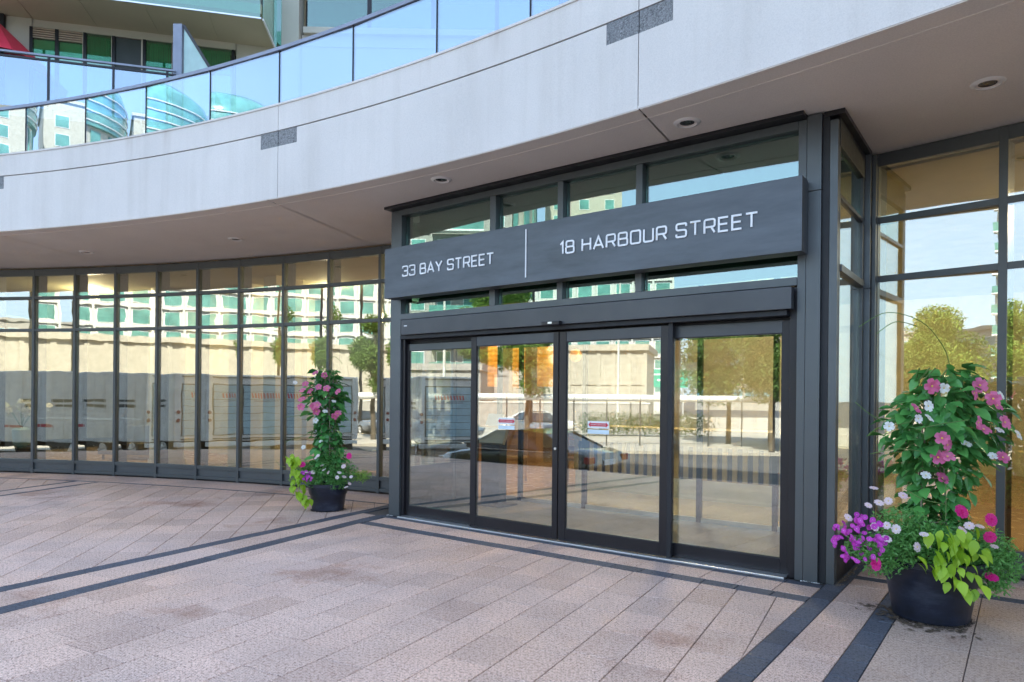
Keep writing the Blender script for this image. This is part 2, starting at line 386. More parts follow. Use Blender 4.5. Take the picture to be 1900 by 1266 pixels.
paving('side_strip', [(-0.865, YB), (-0.865, 6.42), (-1.165, 6.42), (-1.165, YB)], 90, 0.60, 0.60, M['granite'], stag=0, org=(-0.865, YB))
paving('outer_band', [(-0.715, YB), (-0.715, 6.42), (-0.865, 6.42), (-0.865, YB)], 90, 0.155, 0.30, M['granite_dark'], 'paver', stag=0, org=(-0.715, YB))
paving('right_paving', [(6, YB), (6, 6.42), (-0.715, 6.42), (-0.715, YB)], 90, 0.45, 0.90, M['granite_tan'], org=(-0.715, 0), limit=120)
paving('window_border_band', [(6, 6.42), (6, 6.55), (-1.165, 6.55), (-1.165, 6.42)], 0, 0.135, 0.30, M['granite_dark'], 'paver', stag=0, org=(-1.165, 6.42), limit=80)
paving('window_border', [(6, 6.55), (6, 7.35), (-1.165, 7.35), (-1.165, 6.55)], 90, 0.6, 0.9, M['granite'], org=(-1.165, 6.55), limit=80)
# left field: bounded behind by the curved border line
RB = 23.36
def arcpts(a0, a1, r, n=10): return [pol(a0 + (a1 - a0) * i / n, r) for i in range(n + 1)]
fd0, fd1 = (-11.985, 3.529), (-12.727, 5.263)   # thin double band on the far left
dF = Vector((fd1[0] - fd0[0], fd1[1] - fd0[1])).normalized(); nF = Vector((-dF.y, dF.x))
def Fp(off, y): a = Vector(fd0) + nF * off; k = (y - a.y) / dF.y; return (a.x + dF.x * k, y)
def ray_circle(f, r):
    lo, hi = -0.4, 7.5
    for _ in range(50):
        mid = (lo + hi) / 2; p = f(mid)
        if (Vector(p) - CF).length < r: lo = mid
        else: hi = mid
    p = f(lo); return p, math.degrees(math.atan2(p[0] - CF.x, p[1] - CF.y))
pU, aU = ray_circle(U1, RB); pF, aF = ray_circle(lambda y: Fp(0, y), RB)
paving('left_paving', [U1(YB), pU] + arcpts(aU, aF, RB)[1:-1] + [pF, Fp(0, YB)], 138.3, 0.30, 0.45, M['granite'], limit=295, org=(-6.6, 3.1))
pF2, aF2 = ray_circle(lambda y: Fp(0.09, y), RB); pF3, aF3 = ray_circle(lambda y: Fp(0.46, y), RB); pF4, aF4 = ray_circle(lambda y: Fp(0.55, y), RB)
paving('thin_band_near', [Fp(0, YB), pF, pF2, Fp(0.09, YB)], 113, 0.09, 0.30, M['granite_dark'], 'paver', stag=0, org=Fp(0, YB), limit=30)
paving('thin_strip', [Fp(0.09, YB), pF2, pF3, Fp(0.46, YB)], 113, 0.4, 0.60, M['granite'], stag=0, org=Fp(0.09, YB), limit=30)
paving('thin_band_far', [Fp(0.46, YB), pF3, pF4, Fp(0.55, YB)], 113, 0.09, 0.30, M['granite_dark'], 'paver', stag=0, org=Fp(0.46, YB), limit=30)
paving('far_left_paving', [Fp(0.55, YB), pF4] + arcpts(aF4, -36, RB)[1:] + [(-19.5, YB)], 155, 0.30, 0.60, M['granite'], limit=60)
# curved border: thin dark line, then pale strip up to the wall
root = tag(empty('curved_border'), kind='structure')
a = -38.0
while a < -7.2:
    mb = MB(); slab_geo(mb, [pol(a, RB), pol(a + 0.95, RB), pol(a + 0.95, RB + 0.07), pol(a, RB + 0.07)][::1] if False else [pol(a + 0.95, RB), pol(a + 0.95, RB + 0.07), pol(a, RB + 0.07), pol(a, RB)], 0)
    mb.build('paver', M['granite_dark'], root)
    mb = MB(); slab_geo(mb, [pol(a + 0.95, RB + 0.07), pol(a + 0.95, 24.16), pol(a, 24.16), pol(a, RB + 0.07)], 0.0)
    mb.build('slab', M['granite'], root)
    a += 0.95

# ================================================================== CANOPY: fascia, soffit, terrace
can = empty('concrete_canopy', (-3.9, 5.1, 3.9), 0, 'long curved pale concrete fascia sweeping over the entrance under the glass balustrade', 'canopy')
RF = 21.68
ANG = [-40.0, -23.0, -8.88, 3.55, 16.0, 28.0]
def fpiece(nm, mt, r0, r1, z0, z1, a0, a1):
    mb = MB(); arc_band(mb, r0, r1, z0, z1, a0, a1); return wb(mb.build(nm, mt, can, smooth=False))
fpiece('backing', M['black'], RF + 0.07, RF + 0.25, 3.93, 4.98, -40, 28)
ins = {-8.88: (-9.65, -8.07), 3.55: (2.73, 4.36), -23.0: (-23.8, -22.2), 16.0: (15.2, 16.8)}
for i in range(len(ANG) - 1):
    a0, a1 = ANG[i] + 0.012, ANG[i + 1] - 0.012
    b0 = ins[ANG[i]][1] if ANG[i] in ins else a0; b1 = ins[ANG[i + 1]][0] if ANG[i + 1] in ins else a1
    if ANG[i] == -19.6: b0 = a0 + 0.0; 
    # below: full-length lower panel; then middle run between the granite insets; upper band above the groove
    if True:
        fpiece('fascia_panel', M['fascia'], RF, RF + 0.12, 3.905, 4.528, a0, a1)
        fpiece('fascia_panel', M['fascia'], RF + 0.002, RF + 0.12, 4.528, 4.708, b0 + 0.01, b1 - 0.01)
        fpiece('coping_panel', M['fascia'], RF - 0.001, RF + 0.12, 4.722, 5.02, a0, a1)
        if ANG[i] in ins: fpiece('granite_inset', M['granite_inset'], RF + 0.006, RF + 0.12, 4.531, 4.717, a0, b0)
        if ANG[i + 1] in ins: fpiece('granite_inset', M['granite_inset'], RF + 0.006, RF + 0.12, 4.531, 4.717, b1, a1)
mb = MB(); arc_band(mb, RF - 0.012, RF + 0.27, 5.022, 5.045, -40, 28); wb(mb.build('coping_cap', M['fascia'], can))
mb = MB(); arc_band(mb, RF + 0.26, RF + 14, 4.0, 4.72, -40, 28, 60); wb(mb.build('terrace_slab', M['slab'], can))
# soffit panels
sf = empty('canopy_soffit', (-3.9, 6.2, 3.9), 0, 'brown grey stucco soffit under the canopy in front of the glass entrance', 'soffit')
def joint(p, q, ro): # extend the joint p->q from the fascia to radius ro
    return p, q
J = [((-12.53, 3.732), (-13.298, 5.275)), ((-7.473, 4.979), (-8.256, 7.275)), ((-2.582, 5.18), (-2.675, 5.899))]
def jend(j, r):
    p, q = Vector(j[0]), Vector(j[1]); d = (q - p).normalized(); lo, hi = -2, 8
    for _ in range(50):
        mid = (lo + hi) / 2
        if (p + d * mid - CF).length < r: lo = mid
        else: hi = mid
    e = p + d * lo; return math.degrees(math.atan2(e.x - CF.x, e.y - CF.y))
ri, ro = RF + 0.006, 24.6
bounds = [(-40, -40)] + [(jend(j, ri), jend(j, ro)) for j in J] + [(28, 28)]
for i in range(len(bounds) - 1):
    g = 0.02
    inner0, outer0 = bounds[i]; inner1, outer1 = bounds[i + 1]
    n = max(3, int((inner1 - inner0) / 0.8)); vs = []; fs = []
    for k in range(n + 1):
        t_ = k / n
        ai = inner0 + g + (inner1 - inner0 - 2 * g) * t_; ao = outer0 + g + (outer1 - outer0 - 2 * g) * t_
        for m_ in range(5):
            r_ = ri + (ro - ri) * m_ / 4; aa = ai + (ao - ai) * m_ / 4
            vs.append(pol(aa, r_, 3.898))
    for k in range(n):
        for m_ in range(4): b = k * 5 + m_; fs.append((b, b + 1, b + 6, b + 5))
    mb = MB(); mb.add(vs, fs); nn = len(vs); mb.add([(x, y, 3.93) for x, y, z in vs], [f[::-1] for f in fs])
    edge = [k * 5 for k in range(n + 1)]
    mb.add([vs[k] for k in edge] + [(vs[k][0], vs[k][1], 3.93) for k in edge], [(k, k + 1, n + 2 + k, n + 1 + k) for k in range(n)])
    wb(mb.build('soffit_panel', M['soffit'], sf))
mb = MB(); arc_band(mb, RF + 0.13, 24.7, 3.934, 3.95, -40, 28); wb(mb.build('backing', M['black'], sf))
# thin raised plaster ridge along the fascia
mb = MB(); arc_band(mb, RF + 0.20, RF + 0.206, 3.894, 3.899, -40, 28, 90); wb(mb.build('drip_bead', M['soffit'], sf))
# recessed downlights
for (x, y, lab) in [(-12.671, 4.917, 'small recessed soffit light farthest left above the long curved window wall'),
                    (-9.688, 5.831, 'small recessed soffit light near the middle of the curved window wall'),
                    (-5.158, 5.539, 'round recessed soffit light above the left end of the street sign'),
                    (-2.362, 5.623, 'round recessed soffit light above the right end of the street sign'),
                    (-0.252, 6.23, 'round recessed soffit light over the right hand flower pot')]:
    d = empty('downlight', (x, y, 3.898), 0, lab, 'downlight', 'recessed lights in the canopy soffit')
    mb = MB(); mb.lathe([(0.075, -0.003), (0.084, -0.016), (0.108, -0.010), (0.116, 0.0), (0.075, 0.001)], seg=28, cap=False); mb.build('trim_ring', mat('ring_beige', (0.80, 0.77, 0.73), 0.4), d, smooth=True)
    mb = MB(); mb.lathe([(0.062, -0.004), (0.072, -0.007), (0.076, -0.003)], seg=28, cap=False); mb.build('inner_ring', M['soffit'], d, smooth=True)
    mb = MB(); mb.lathe([(0.001, -0.0015), (0.066, -0.002), (0.074, -0.0045)], seg=28, cap=False); mb.build('reflector', mat('lamp_dark', (0.06, 0.05, 0.045), 0.25, 0.6), d)

# glass balustrade on the fascia
bal = empty('glass_balustrade', (-3.9, 5.15, 5.04), 0, 'curved pale blue glass balustrade with thin metal handrail along the top of the concrete fascia', 'balustrade')
seams = [-39.2, -36.2, -33.2, -30.2, -27.2, -24.2, -21.2, -18.2, -15.2, -12.1, -8.93, -5.8, -2.6, 0.5, 3.6, 6.7, 9.8, 13, 16, 19, 22]
for a0, a1 in zip(seams[:-1], seams[1:]):
    p0, p1 = Vector(pol(a0 + 0.03, RF + 0.03)), Vector(pol(a1 - 0.03, RF + 0.03)); nn = (p1 - p0).normalized(); nn = Vector((-nn.y, nn.x)) * 0.012
    mb = MB(); mb.prism([p0, p1, p1 + nn, p0 + nn], 5.046, 5.70); wb(mb.build('glass_pane', M['glass_rail'], bal))
    q = Vector(pol(a1, RF + 0.035)); mb = MB(); mb.box(-0.006, 0.006, -0.012, 0.02, 5.04, 5.70, Matrix.Translation((q.x, q.y, 0)) @ Matrix.Rotation(-R(a1), 4, 'Z')); wb(mb.build('post', M['door'], bal))
mb = MB(); arc_band(mb, RF + 0.005, RF + 0.065, 5.70, 5.742, -40, 24); wb(mb.build('handrail', M['pvc'], bal))

# ================================================================== CURTAIN WALLS
RC = 24.2
def curtain(name, label, angs, z_sill, z_t2, z_t1, z_top, rc=RC, tw=0.055, mw=0.05, twist=0.0):
    root = empty(name, (*pol((angs[0] + angs[-1]) / 2, rc), 0), 0, label, 'window wall')
    def fr(a): return Matrix.Translation((*pol(a, rc), 0)) @ Matrix.Rotation(-R(a), 4, 'Z')
    for i, a in enumerate(angs):
        mb = MB(); mb.box(-mw / 2, mw / 2, -0.035, 0.07, 0.0, z_top + 0.12, fr(a)); wb(mb.build('mullion', M['frame_l'], root, bevel=0.003))
        mb = MB(); mb.box(-mw / 2 + 0.004, mw / 2 - 0.004, 0.071, 0.26, 0.02, z_top + 0.03, fr(a)); wb(mb.build('mullion_back', M['black'], root))
    for a0, a1 in zip(angs[:-1], angs[1:]):
        p0, p1 = Vector(pol(a0, rc)), Vector(pol(a1, rc)); L = (p1 - p0).length; am = (a0 + a1) / 2
        rot = math.atan2(p1.y - p0.y, p1.x - p0.x)
        T = Matrix.Translation((*((p0 + p1) / 2), 0)) @ Matrix.Rotation(rot, 4, 'Z'); h = L / 2 - mw / 2
        for nm, zc, t2 in (('transom', z_t1, tw), ('transom', z_t2, tw), ('sill', z_sill - 0.03, 0.06), ('head', z_top + 0.06, 0.12), ('base_rail', 0.05, 0.05)):
            mb = MB(); mb.box(-h, h, -0.028, 0.06, zc - t2 / 2, zc + t2 / 2, T); wb(mb.build(nm, M['frame_l'], root, bevel=0.002))
        mb = MB(); mb.box(-h, h, 0.0, 0.02, 0.077, z_sill - 0.062, T); wb(mb.build('spandrel_panel', M['frame'], root))
        mb = MB(); mb.box(-h - 0.02, h + 0.02, 0.02, 0.06, 0.0, 0.024, T); wb(mb.build('plinth', M['black'], root))
        j = random.uniform(-0.0015, 0.0015)
        for za, zb in ((z_sill + 0.002, z_t2 - tw / 2 - 0.002), (z_t2 + tw / 2 + 0.002, z_t1 - tw / 2 - 0.002), (z_t1 + tw / 2 + 0.002, z_top - 0.002)):
            mb = MB(); mb.box(-h + 0.002, h - 0.002, 0.012, 0.022, za, zb, T @ Matrix.Rotation(twist + j + random.uniform(-.0006, .0006), 4, 'Z')); wb(mb.build('glass_pane', M['glass_cw'], root))
    return root
curtain('curved_window_wall', 'long curved wall of tall narrow glass panes left of the doors reflecting a truck and towers',
        [-38.2, -36.05, -33.9, -31.75, -29.6, -27.49, -25.36, -23.24, -21.06, -18.95, -16.8, -14.57, -12.34, -9.92, -7.9, -6.2], 0.26, 2.71, 3.32, 3.74)
curtain('right_window_wall', 'tall glass window wall right of the entrance behind the larger flower pot', [6.54, 8.98, 11.42, 13.86, 16.3], 0.245, 2.685, 3.25, 3.77, 24.08, 0.06, 0.065, R(4.5))

# ================================================================== VESTIBULE
Y0 = 6.05
ves = empty('entrance_vestibule', (-3.95, 6.6, 0), 0, 'projecting dark metal and glass entrance box with automatic sliding doors', 'entrance')
def vb(nm, mt, *b, bevel=0.003, label=None):
    mb = MB(); mb.box(*b); o = mb.build(nm, mt, ves, bevel=bevel, label=label); return wb(o)
vb('corner_column', M['frame'], -6.49, -6.305, Y0, 6.25, 0.0, 3.86)
vb('jamb', M['door'], -6.303, -6.255, Y0 + 0.03, 6.2, 0.0, 2.47)
vb('jamb', M['frame'], -1.553, -1.488, Y0, 6.22, 0.0, 3.86)
vb('jamb', M['door'], -1.617, -1.556, Y0 + 0.03, 6.2, 0.0, 2.47)
vb('corner_column', M['frame'], -1.484, -1.370, Y0 - 0.006, 6.24, 0.0, 3.25)
vb('corner_column', M['frame'], -1.484, -1.370, Y0 - 0.006, 6.24, 3.254, 3.885)
mb = MB(); mb.box(-1.368, -1.315, Y0 + 0.03, 6.24, 0.0, 3.88); wb(mb.build('shadow_gap', M['black'], ves))
vb('corner_post', M['frame'], -1.313, -1.25, Y0 + 0.03, 6.13, 0.0, 3.82)
# head trims
vb('head_trim', M['door'], -6.50, -1.486, Y0 - 0.12, Y0 + 0.1, 3.865, 3.896, bevel=0.002)
vb('head_frame', M['frame_l'], -6.303, -1.555, Y0 + 0.0, 6.2, 3.792, 3.862)
vb('side_head_trim', M['door'], -1.36, -1.20, Y0 + 0.02, 7.30, 3.855, 3.896, bevel=0.002)
vb('side_head', M['black'], -1.335, -1.245, 6.14, 7.25, 3.62, 3.852)
# transom rail above header + clerestory mullions
vb('transom', M['frame'], -6.303, -1.555, Y0 - 0.004, 6.18, 2.478, 2.548)
for x0, x1 in ((-4.884, -4.802), (-3.971, -3.903), (-3.062, -2.994)): vb('clerestory_mullion', M['frame'], x0, x1, Y0 + 0.004, 6.17, 2.55, 3.79)
for x0, x1 in ((-6.30, -4.886), (-4.80, -3.973), (-3.901, -3.064), (-2.992, -1.556)):
    mb = MB(); mb.box(x0 + 0.004, x1 - 0.004, Y0 + 0.075, Y0 + 0.087, 2.552, 3.788); wb(mb.build('clerestory_pane', M['glass_top'], ves))
vb('bulkhead', mat('bulkhead_green', (0.09, 0.16, 0.12), 0.8), -6.28, -1.58, 6.34, 6.40, 2.62, 3.85)
# header cover above the sliding doors
vb('door_header', M['doortop'], -6.19, -1.572, 5.945, 6.045, 2.272, 2.456, bevel=0.004)
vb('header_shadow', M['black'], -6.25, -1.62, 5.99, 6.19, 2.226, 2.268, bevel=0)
vb('head_gasket', M['black'], -6.253, -1.619, 6.166, 6.19, 2.112, 2.225, bevel=0)
vb('header_filler', M['door'], -6.253, -1.619, 6.046, 6.19, 2.272, 2.474)
mb = MB(); mb.box(-6.135, -6.085, 5.942, 5.944, 2.375, 2.387); wb(mb.build('maker_plate', M['white'], ves))
# motion sensor
mb = MB(); mb.box(-4.05, -3.83, 5.885, 5.944, 2.262, 2.305); s_ = wb(mb.build('motion_sensor', M['door'], ves, bevel=0.008))
mb = MB(); mb.box(-3.965, -3.915, 5.880, 5.886, 2.276, 2.296); wb(mb.build('sensor_lens', M['alu'], s_))
# threshold
vb('threshold', M['alu'], -6.27, -1.62, 5.985, 6.16, 0.0, 0.018, bevel=0.004)
def leaf(nm, xo0, xo1, gx0, gx1, y, z0, gz0, gz1, z1, label, bot=M['door'], top=M['doortop']):
    root = wb(MB().box(xo0, gx0, y, y + 0.045, z0, z1).build(nm, M['door'], ves, bevel=0.003, label=label))
    def cb(n2, mt, *b, bv=0.003):
        mb = MB(); mb.box(*b); return wb(mb.build(n2, mt, root, bevel=bv))
    cb('stile', M['door'], gx1, xo1, y, y + 0.045, z0, z1)
    cb('bottom_rail', bot, gx0 + 0.0015, gx1 - 0.0015, y + 0.002, y + 0.043, z0, gz0)
    cb('top_rail', top, gx0 + 0.0015, gx1 - 0.0015, y + 0.002, y + 0.043, gz1, z1)
    for (a_, b_, c_, d_) in ((gx0, gx0 + 0.008, gz0, gz1), (gx1 - 0.008, gx1, gz0, gz1), (gx0 + .008, gx1 - .008, gz0, gz0 + .007), (gx0 + .008, gx1 - .008, gz1 - .007, gz1)):
        cb('glazing_bead', M['black'], a_, b_, y + 0.008, y + 0.034, c_, d_, bv=0)
    mb = MB(); mb.box(gx0 + 0.009, gx1 - 0.009, y + 0.017, y + 0.025, gz0 + 0.008, gz1 - 0.008); wb(mb.build('glass_pane', M['glass_door'], root))
    return root
leaf('fixed_panel', -6.25, -5.10, -6.215, -5.16, 6.115, 0.02, 0.145, 2.09, 2.17, 'fixed glass panel left of the sliding doors', top=M['frame_l'])
d1 = leaf('sliding_door', -5.131, -3.932, -5.052, -3.995, 6.04, 0.024, 0.150, 2.10, 2.205, 'left leaf of the sliding door with round lock')
d2 = leaf('sliding_door', -3.918, -2.703, -3.834, -2.775, 6.04, 0.024, 0.150, 2.10, 2.205, 'right leaf of the sliding door')
leaf('fixed_panel', -2.72, -1.62, -2.690, -1.687, 6.115, 0.02, 0.145, 2.09, 2.20, 'fixed glass panel right of the sliding doors')
vb('door_edge', M['black'], -2.702, -2.66, 6.04, 6.085, 0.02, 2.24, bevel=0)
# lock on the meeting stile, stickers
mb = MB(); mb.tube([(-3.957, 6.042, 0.98), (-3.957, 6.028, 0.98)], 0.014, 14); wb(mb.build('lock', M['alu'], d1, smooth=True))
def meshtext(body, size, M4, mt, name, parent):
    cu = bpy.data.curves.new('t', 'FONT'); cu.body = body; cu.size = size; cu.align_x = 'CENTER'; cu.align_y = 'CENTER'; cu.extrude = 0.0003; cu.resolution_u = 2
    o = bpy.data.objects.new('t', cu); me = bpy.data.meshes.new_from_object(o); bpy.data.objects.remove(o); bpy.data.curves.remove(cu)
    me.transform(M4); me.materials.append(mt); o2 = bpy.data.objects.new(name, me); COL.objects.link(o2); o2.parent = parent; return wb(o2)
def sticker(cx, cz, door, w_=0.245):
    y = 6.0545
    mb = MB(); mb.box(cx - w_ / 2, cx + w_ / 2, y, y + 0.001, cz - 0.036, cz + 0.036)
    mb.mi = 1
    h = 0.022
    pts = [(-0.115, 0), (-0.088, 0.028), (-0.088, h * .75), (0.088, h * .75), (0.088, 0.028), (0.115, 0), (0.088, -0.028), (0.088, -h * .75), (-0.088, -h * .75), (-0.088, -0.028)]
    n = len(pts); mb.add([(cx + a, y - 0.0008, cz + b) for a, b in pts], [tuple(range(n))])
    s = wb(mb.build('caution_sticker', [M['white'], M['red']], door))
    mb = MB(); mb.box(cx - w_ / 2, cx + w_ / 2, y, y + 0.001, cz - 0.092, cz - 0.050); wb(mb.build('blank_sticker', M['paleblue'], door))
    meshtext('AUTOMATIC CAUTION DOOR', 0.0155, Matrix.Translation((cx, y - 0.0014, cz)) @ Matrix.Rotation(R(90), 4, 'X') @ Matrix.Scale(0.80, 4, (1, 0, 0)), M['white'], 'sticker_text', door)
sticker(-3.455, 1.245, d2); sticker(-4.62, 1.25, d1, 0.225)
# side return on the right: frames and panes
for y0, y1 in ((6.14, 6.185), (6.64, 6.70), (7.16, 7.23)): vb('side_mullion', M['frame_l'], -1.31, -1.25, y0, y1, 0.0, 3.85) if y0 != 6.64 else None
vb('side_transom', M['frame_l'], -1.312, -1.235, 6.186, 7.158, 2.585, 2.645)
vb('side_transom', M['door'], -1.312, -1.25, 6.186, 7.158, 3.20, 3.235)
vb('side_sill', M['frame_l'], -1.312, -1.24, 6.186, 7.158, 0.36, 0.40)
vb('side_base_panel', M['door'], -1.30, -1.255, 6.186, 7.158, 0.0, 0.358, bevel=0)
for z0, z1 in ((0.402, 2.583), (2.647, 3.198), (3.237, 3.618)):
    mb = MB(); mb.box(-1.285, -1.273, 6.188, 7.156, z0, z1); wb(mb.build('side_pane', M['glass_top'] if z0 > 3 else M['glass_door'], ves))
vb('rear_column', M['frame'], -1.34, -1.20, 7.235, 7.44, 0.0, 2.58); vb('rear_column', M['frame'], -1.34, -1.20, 7.235, 7.44, 2.584, 3.86)
vb('rear_cover', M['frame_l'], -1.198, -1.165, 7.30, 7.44, 0.0, 3.86)
# left return
vb('side_mullion', M['frame_l'], -6.49, -6.44, 6.255, 6.30, 0, 3.86); vb('side_mullion', M['frame_l'], -6.49, -6.44, 7.2, 7.26, 0, 3.86)
vb('side_transom', M['frame_l'], -6.49, -6.44, 6.302, 7.198, 2.585, 2.645); vb('side_base_panel', M['door'], -6.48, -6.445, 6.302, 7.198, 0, 0.60, bevel=0)
mb = MB(); mb.box(-6.47, -6.458, 6.302, 7.198, 0.602, 2.583); wb(mb.build('side_pane', M['glass_door'], ves))
mb = MB(); mb.box(-6.47, -6.458, 6.302, 7.198, 2.647, 3.8); wb(mb.build('side_pane', M['glass_top'], ves))
vb('connector', M['frame_l'], -6.50, -6.43, 7.262, 7.62, 0, 3.86)

ch = MB(); rg0 = random.Random(6)
for _ in range(60):
    px_ = rg0.choice([rg0.uniform(-1.50, -1.33), rg0.uniform(-6.50, -6.38)]); py_ = 6.035 + rg0.uniform(-.012, .008); s_2 = rg0.uniform(.003, .011); b_ = rg0.uniform(0, 6.28)
    ch.add([(px_ + s_2 * math.cos(b_ + k * 1.57), py_ + s_2 * math.sin(b_ + k * 1.57), .002 + rg0.uniform(0, .006)) for k in range(4)], [(0, 1, 2, 3)])
tag(ch.build('mortar_crumbs', M['white']), 'white mortar crumbs at the feet of the dark entrance columns', 'debris', kind='stuff')
# ------------------------------------------------------------------ the sign
sg = empty('entrance_sign', (-3.92, 5.93, 3.03), 0, 'long blue grey metal sign above the doors reading 33 BAY STREET and 18 HARBOUR STREET', 'sign')
mb = MB(); mb.box(-6.385, -1.468, 5.845, 6.02, 2.722, 3.337); wb(mb.build('board', M['sign'], sg, bevel=0.004))
for x in (-6.2, -4.85, -3.0, -1.52):
    mb = MB(); mb.box(x - 0.03, x + 0.03, 6.021, 6.049, 2.80, 3.25); wb(mb.build('bracket', M['door'], sg))
def rounded(pts, r, closed=False, seg=5):
    n = len(pts); out = []
    for i in range(n):
        p = Vector(pts[i])
        if not closed and i in (0, n - 1): out.append(p); continue
        a, b = Vector(pts[i - 1]), Vector(pts[(i + 1) % n]); da, db = (a - p), (b - p)
        rr = min(r, da.length * .48, db.length * .48)
        if da.angle(db) > 2.9 or rr < 1e-4: out.append(p); continue
        s, e = p + da.normalized() * rr, p + db.normalized() * rr
        for k in range(seg + 1):
            t_ = k / seg; out.append(s * (1 - t_) ** 2 + p * 2 * t_ * (1 - t_) + e * t_ ** 2)
    return out
def stroke(mb, pts, th, depth, ox, oz, y, closed=False):
    n = len(pts); L = []; Rr = []
    for i in range(n):
        if closed: a, b = pts[i - 1], pts[(i + 1) % n]
        else: a, b = pts[max(0, i - 1)], pts[min(n - 1, i + 1)]
        p = pts[i]
        d1_, d2_ = (p - a), (b - p)
        if d1_.length < 1e-9: d1_ = d2_
        if d2_.length < 1e-9: d2_ = d1_
        d1_ = d1_.normalized(); d2_ = d2_.normalized(); n1 = Vector((-d1_.y, d1_.x)); n2 = Vector((-d2_.y, d2_.x)); k = (n1 + n2).normalized(); s = th / 2 / max(0.4, k.dot(n1))
        L.append(p + k * s); Rr.append(p - k * s)
    vs = []
    for q in (L, Rr):
        vs += [(ox + p.x, y, oz + p.y) for p in q]
    for q in (L, Rr):
        vs += [(ox + p.x, y + depth, oz + p.y) for p in q]
    fs = []; m_ = n if closed else n - 1
    for i in range(m_):
        j = (i + 1) % n
        fs += [(i, j, n + j, n + i), (2 * n + i, 3 * n + i, 3 * n + j, 2 * n + j), (i, 2 * n + i, 2 * n + j, j), (n + i, n + j, 3 * n + j, 3 * n + i)]
    if not closed: fs += [(0, n, 3 * n, 2 * n), (n - 1, 3 * n - 1, 4 * n - 1, 2 * n - 1)]
    mb.add(vs, fs)
W_ = 0.72
G = {'3': (W_, [[(0, .80), (0, 1), (W_, 1), (W_, .52), (.22, .52)], [(W_ * .6, .52), (W_, .52), (W_, 0), (0, 0), (0, .20)]]),
     'B': (W_, [[(0, 0), (0, 1), (W_ - .03, 1), (W_ - .03, .52), (0.05, .52)], [(W_ * .5, .52), (W_, .52), (W_, 0), (0, 0)]]),
     'A': (.82, [[(0, 0), (.41, 1.0), (.82, 0)], [(.16, .30), (.66, .30)]]),
     'Y': (.78, [[(0, 1), (.39, .45), (.78, 1)], [(.39, .46), (.39, 0)]]),
     'S': (W_, [[(W_, .78), (W_, 1), (0, 1), (0, .53), (W_, .50), (W_, 0), (0, 0), (0, .22)]]),
     'T': (.74, [[(0, 1), (.74, 1)], [(.37, .97), (.37, 0)]]),
     'R': (W_, [[(0, 0), (0, 1), (W_, 1), (W_, .44), (.05, .44)], [(.46, .44), (W_, 0)]]),
     'E': (.62, [[(.62, 1), (0, 1), (0, 0), (.62, 0)], [(.04, .52), (.56, .52)]]),
     '1': (.22, [[(0, .78), (.22, 1), (.22, 0)]]),
     '8': (W_, ['c', [(.03, .52), (.03, 1), (W_ - .03, 1), (W_ - .03, .52)], [(0, 0), (0, .52), (W_, .52), (W_, 0)]]),
     'H': (W_, [[(0, 0), (0, 1)], [(W_, 0), (W_, 1)], [(0.03, .52), (W_ - .03, .52)]]),
     'O': (.76, ['c', [(0, 0), (0, 1), (.76, 1), (.76, 0)]]),
     'U': (W_, [[(0, 1), (0, 0), (W_, 0), (W_, 1)]])}
SHARP = {'A', 'Y', 'T', 'E', '1', 'H'}
def write(text, x0, x1, z0, z1, y):
    H_ = z1 - z0; th = 0.125 * H_ ; gap = 0.29; sp = 0.48
    wtot = sum((sp if c == ' ' else G[c][0] + gap) for c in text) - gap
    k = (x1 - x0 - th) / wtot; hh = H_ - th; x = x0 + th / 2
    for c in text:
        if c == ' ': x += sp * k; continue
        wd, st = G[c]; closed = st[0] == 'c'; mb = MB(); i = 0
        for s in (st[1:] if closed else st):
            pts = [(px * k, pz * hh) for px, pz in s]
            pts = rounded(pts, 0.0 if c in SHARP else 0.26 * hh * 0.62, closed)
            stroke(mb, pts, th, 0.010, x, z0 + th / 2, y - 0.0105 + i * 0.0004, closed); i += 1
        wb(mb.build('letter', M['steelwhite'], sg)); x += (wd + gap) * k
write('33 BAY STREET', -6.065, -4.648, 2.962, 3.093, 5.844)
write('18 HARBOUR STREET', -3.795, -1.815, 2.962, 3.096, 5.844)
mb = MB(); mb.box(-4.228, -4.214, 5.836, 5.8442, 2.775, 3.282); wb(mb.build('divider_bar', M['steelwhite'], sg))

# ================================================================== INTERIOR
M['floor_in'] = mat('lobby_floor', (0.47, 0.42, 0.34), 0.18, var=0.1, nscale=1.2)
M['floor_wood'] = mat('lobby_wood_floor', (0.60, 0.36, 0.19), 0.25, var=0.15, nscale=1.5)
M['wood'] = mat('warm_wood_panel', (0.38, 0.22, 0.11), 0.4, var=0.2, nscale=2.5)
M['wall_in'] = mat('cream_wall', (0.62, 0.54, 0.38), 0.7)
M['mat_grey'] = mat('entrance_mat', (0.20, 0.19, 0.165), 0.9, bscale=200)
M['desk'] = mat('desk_oak', (0.50, 0.38, 0.17), 0.35)
M['darkwood'] = mat('dark_wood', (0.05, 0.035, 0.03), 0.4)
M['orange'] = emis('amber_lamp_glass', (1.0, 0.36, 0.03), 0.08, (0.8, 0.35, 0.05))
M['lampwhite'] = emis('lit_downlight', (1.0, 0.86, 0.62), 0.9)
lob = tag(empty('lobby_shell', (-6, 12, 0)), kind='structure')
mb = MB(); mb.prism([pol(a_, 24.30) for a_ in (-40, -36, -32, -28, -24, -20, -16, -12, -8, -5.9)] + [(-6.44, 18), (-24, 18)], -0.01, 0.004); wb(mb.build('wood_floor', M['floor_wood'], lob))
mb = MB(); mb.prism([(-6.42, 6.17), (-1.32, 6.17), (-1.32, 18), (-6.42, 18)], -0.01, 0.005); wb(mb.build('stone_floor', M['floor_in'], lob))
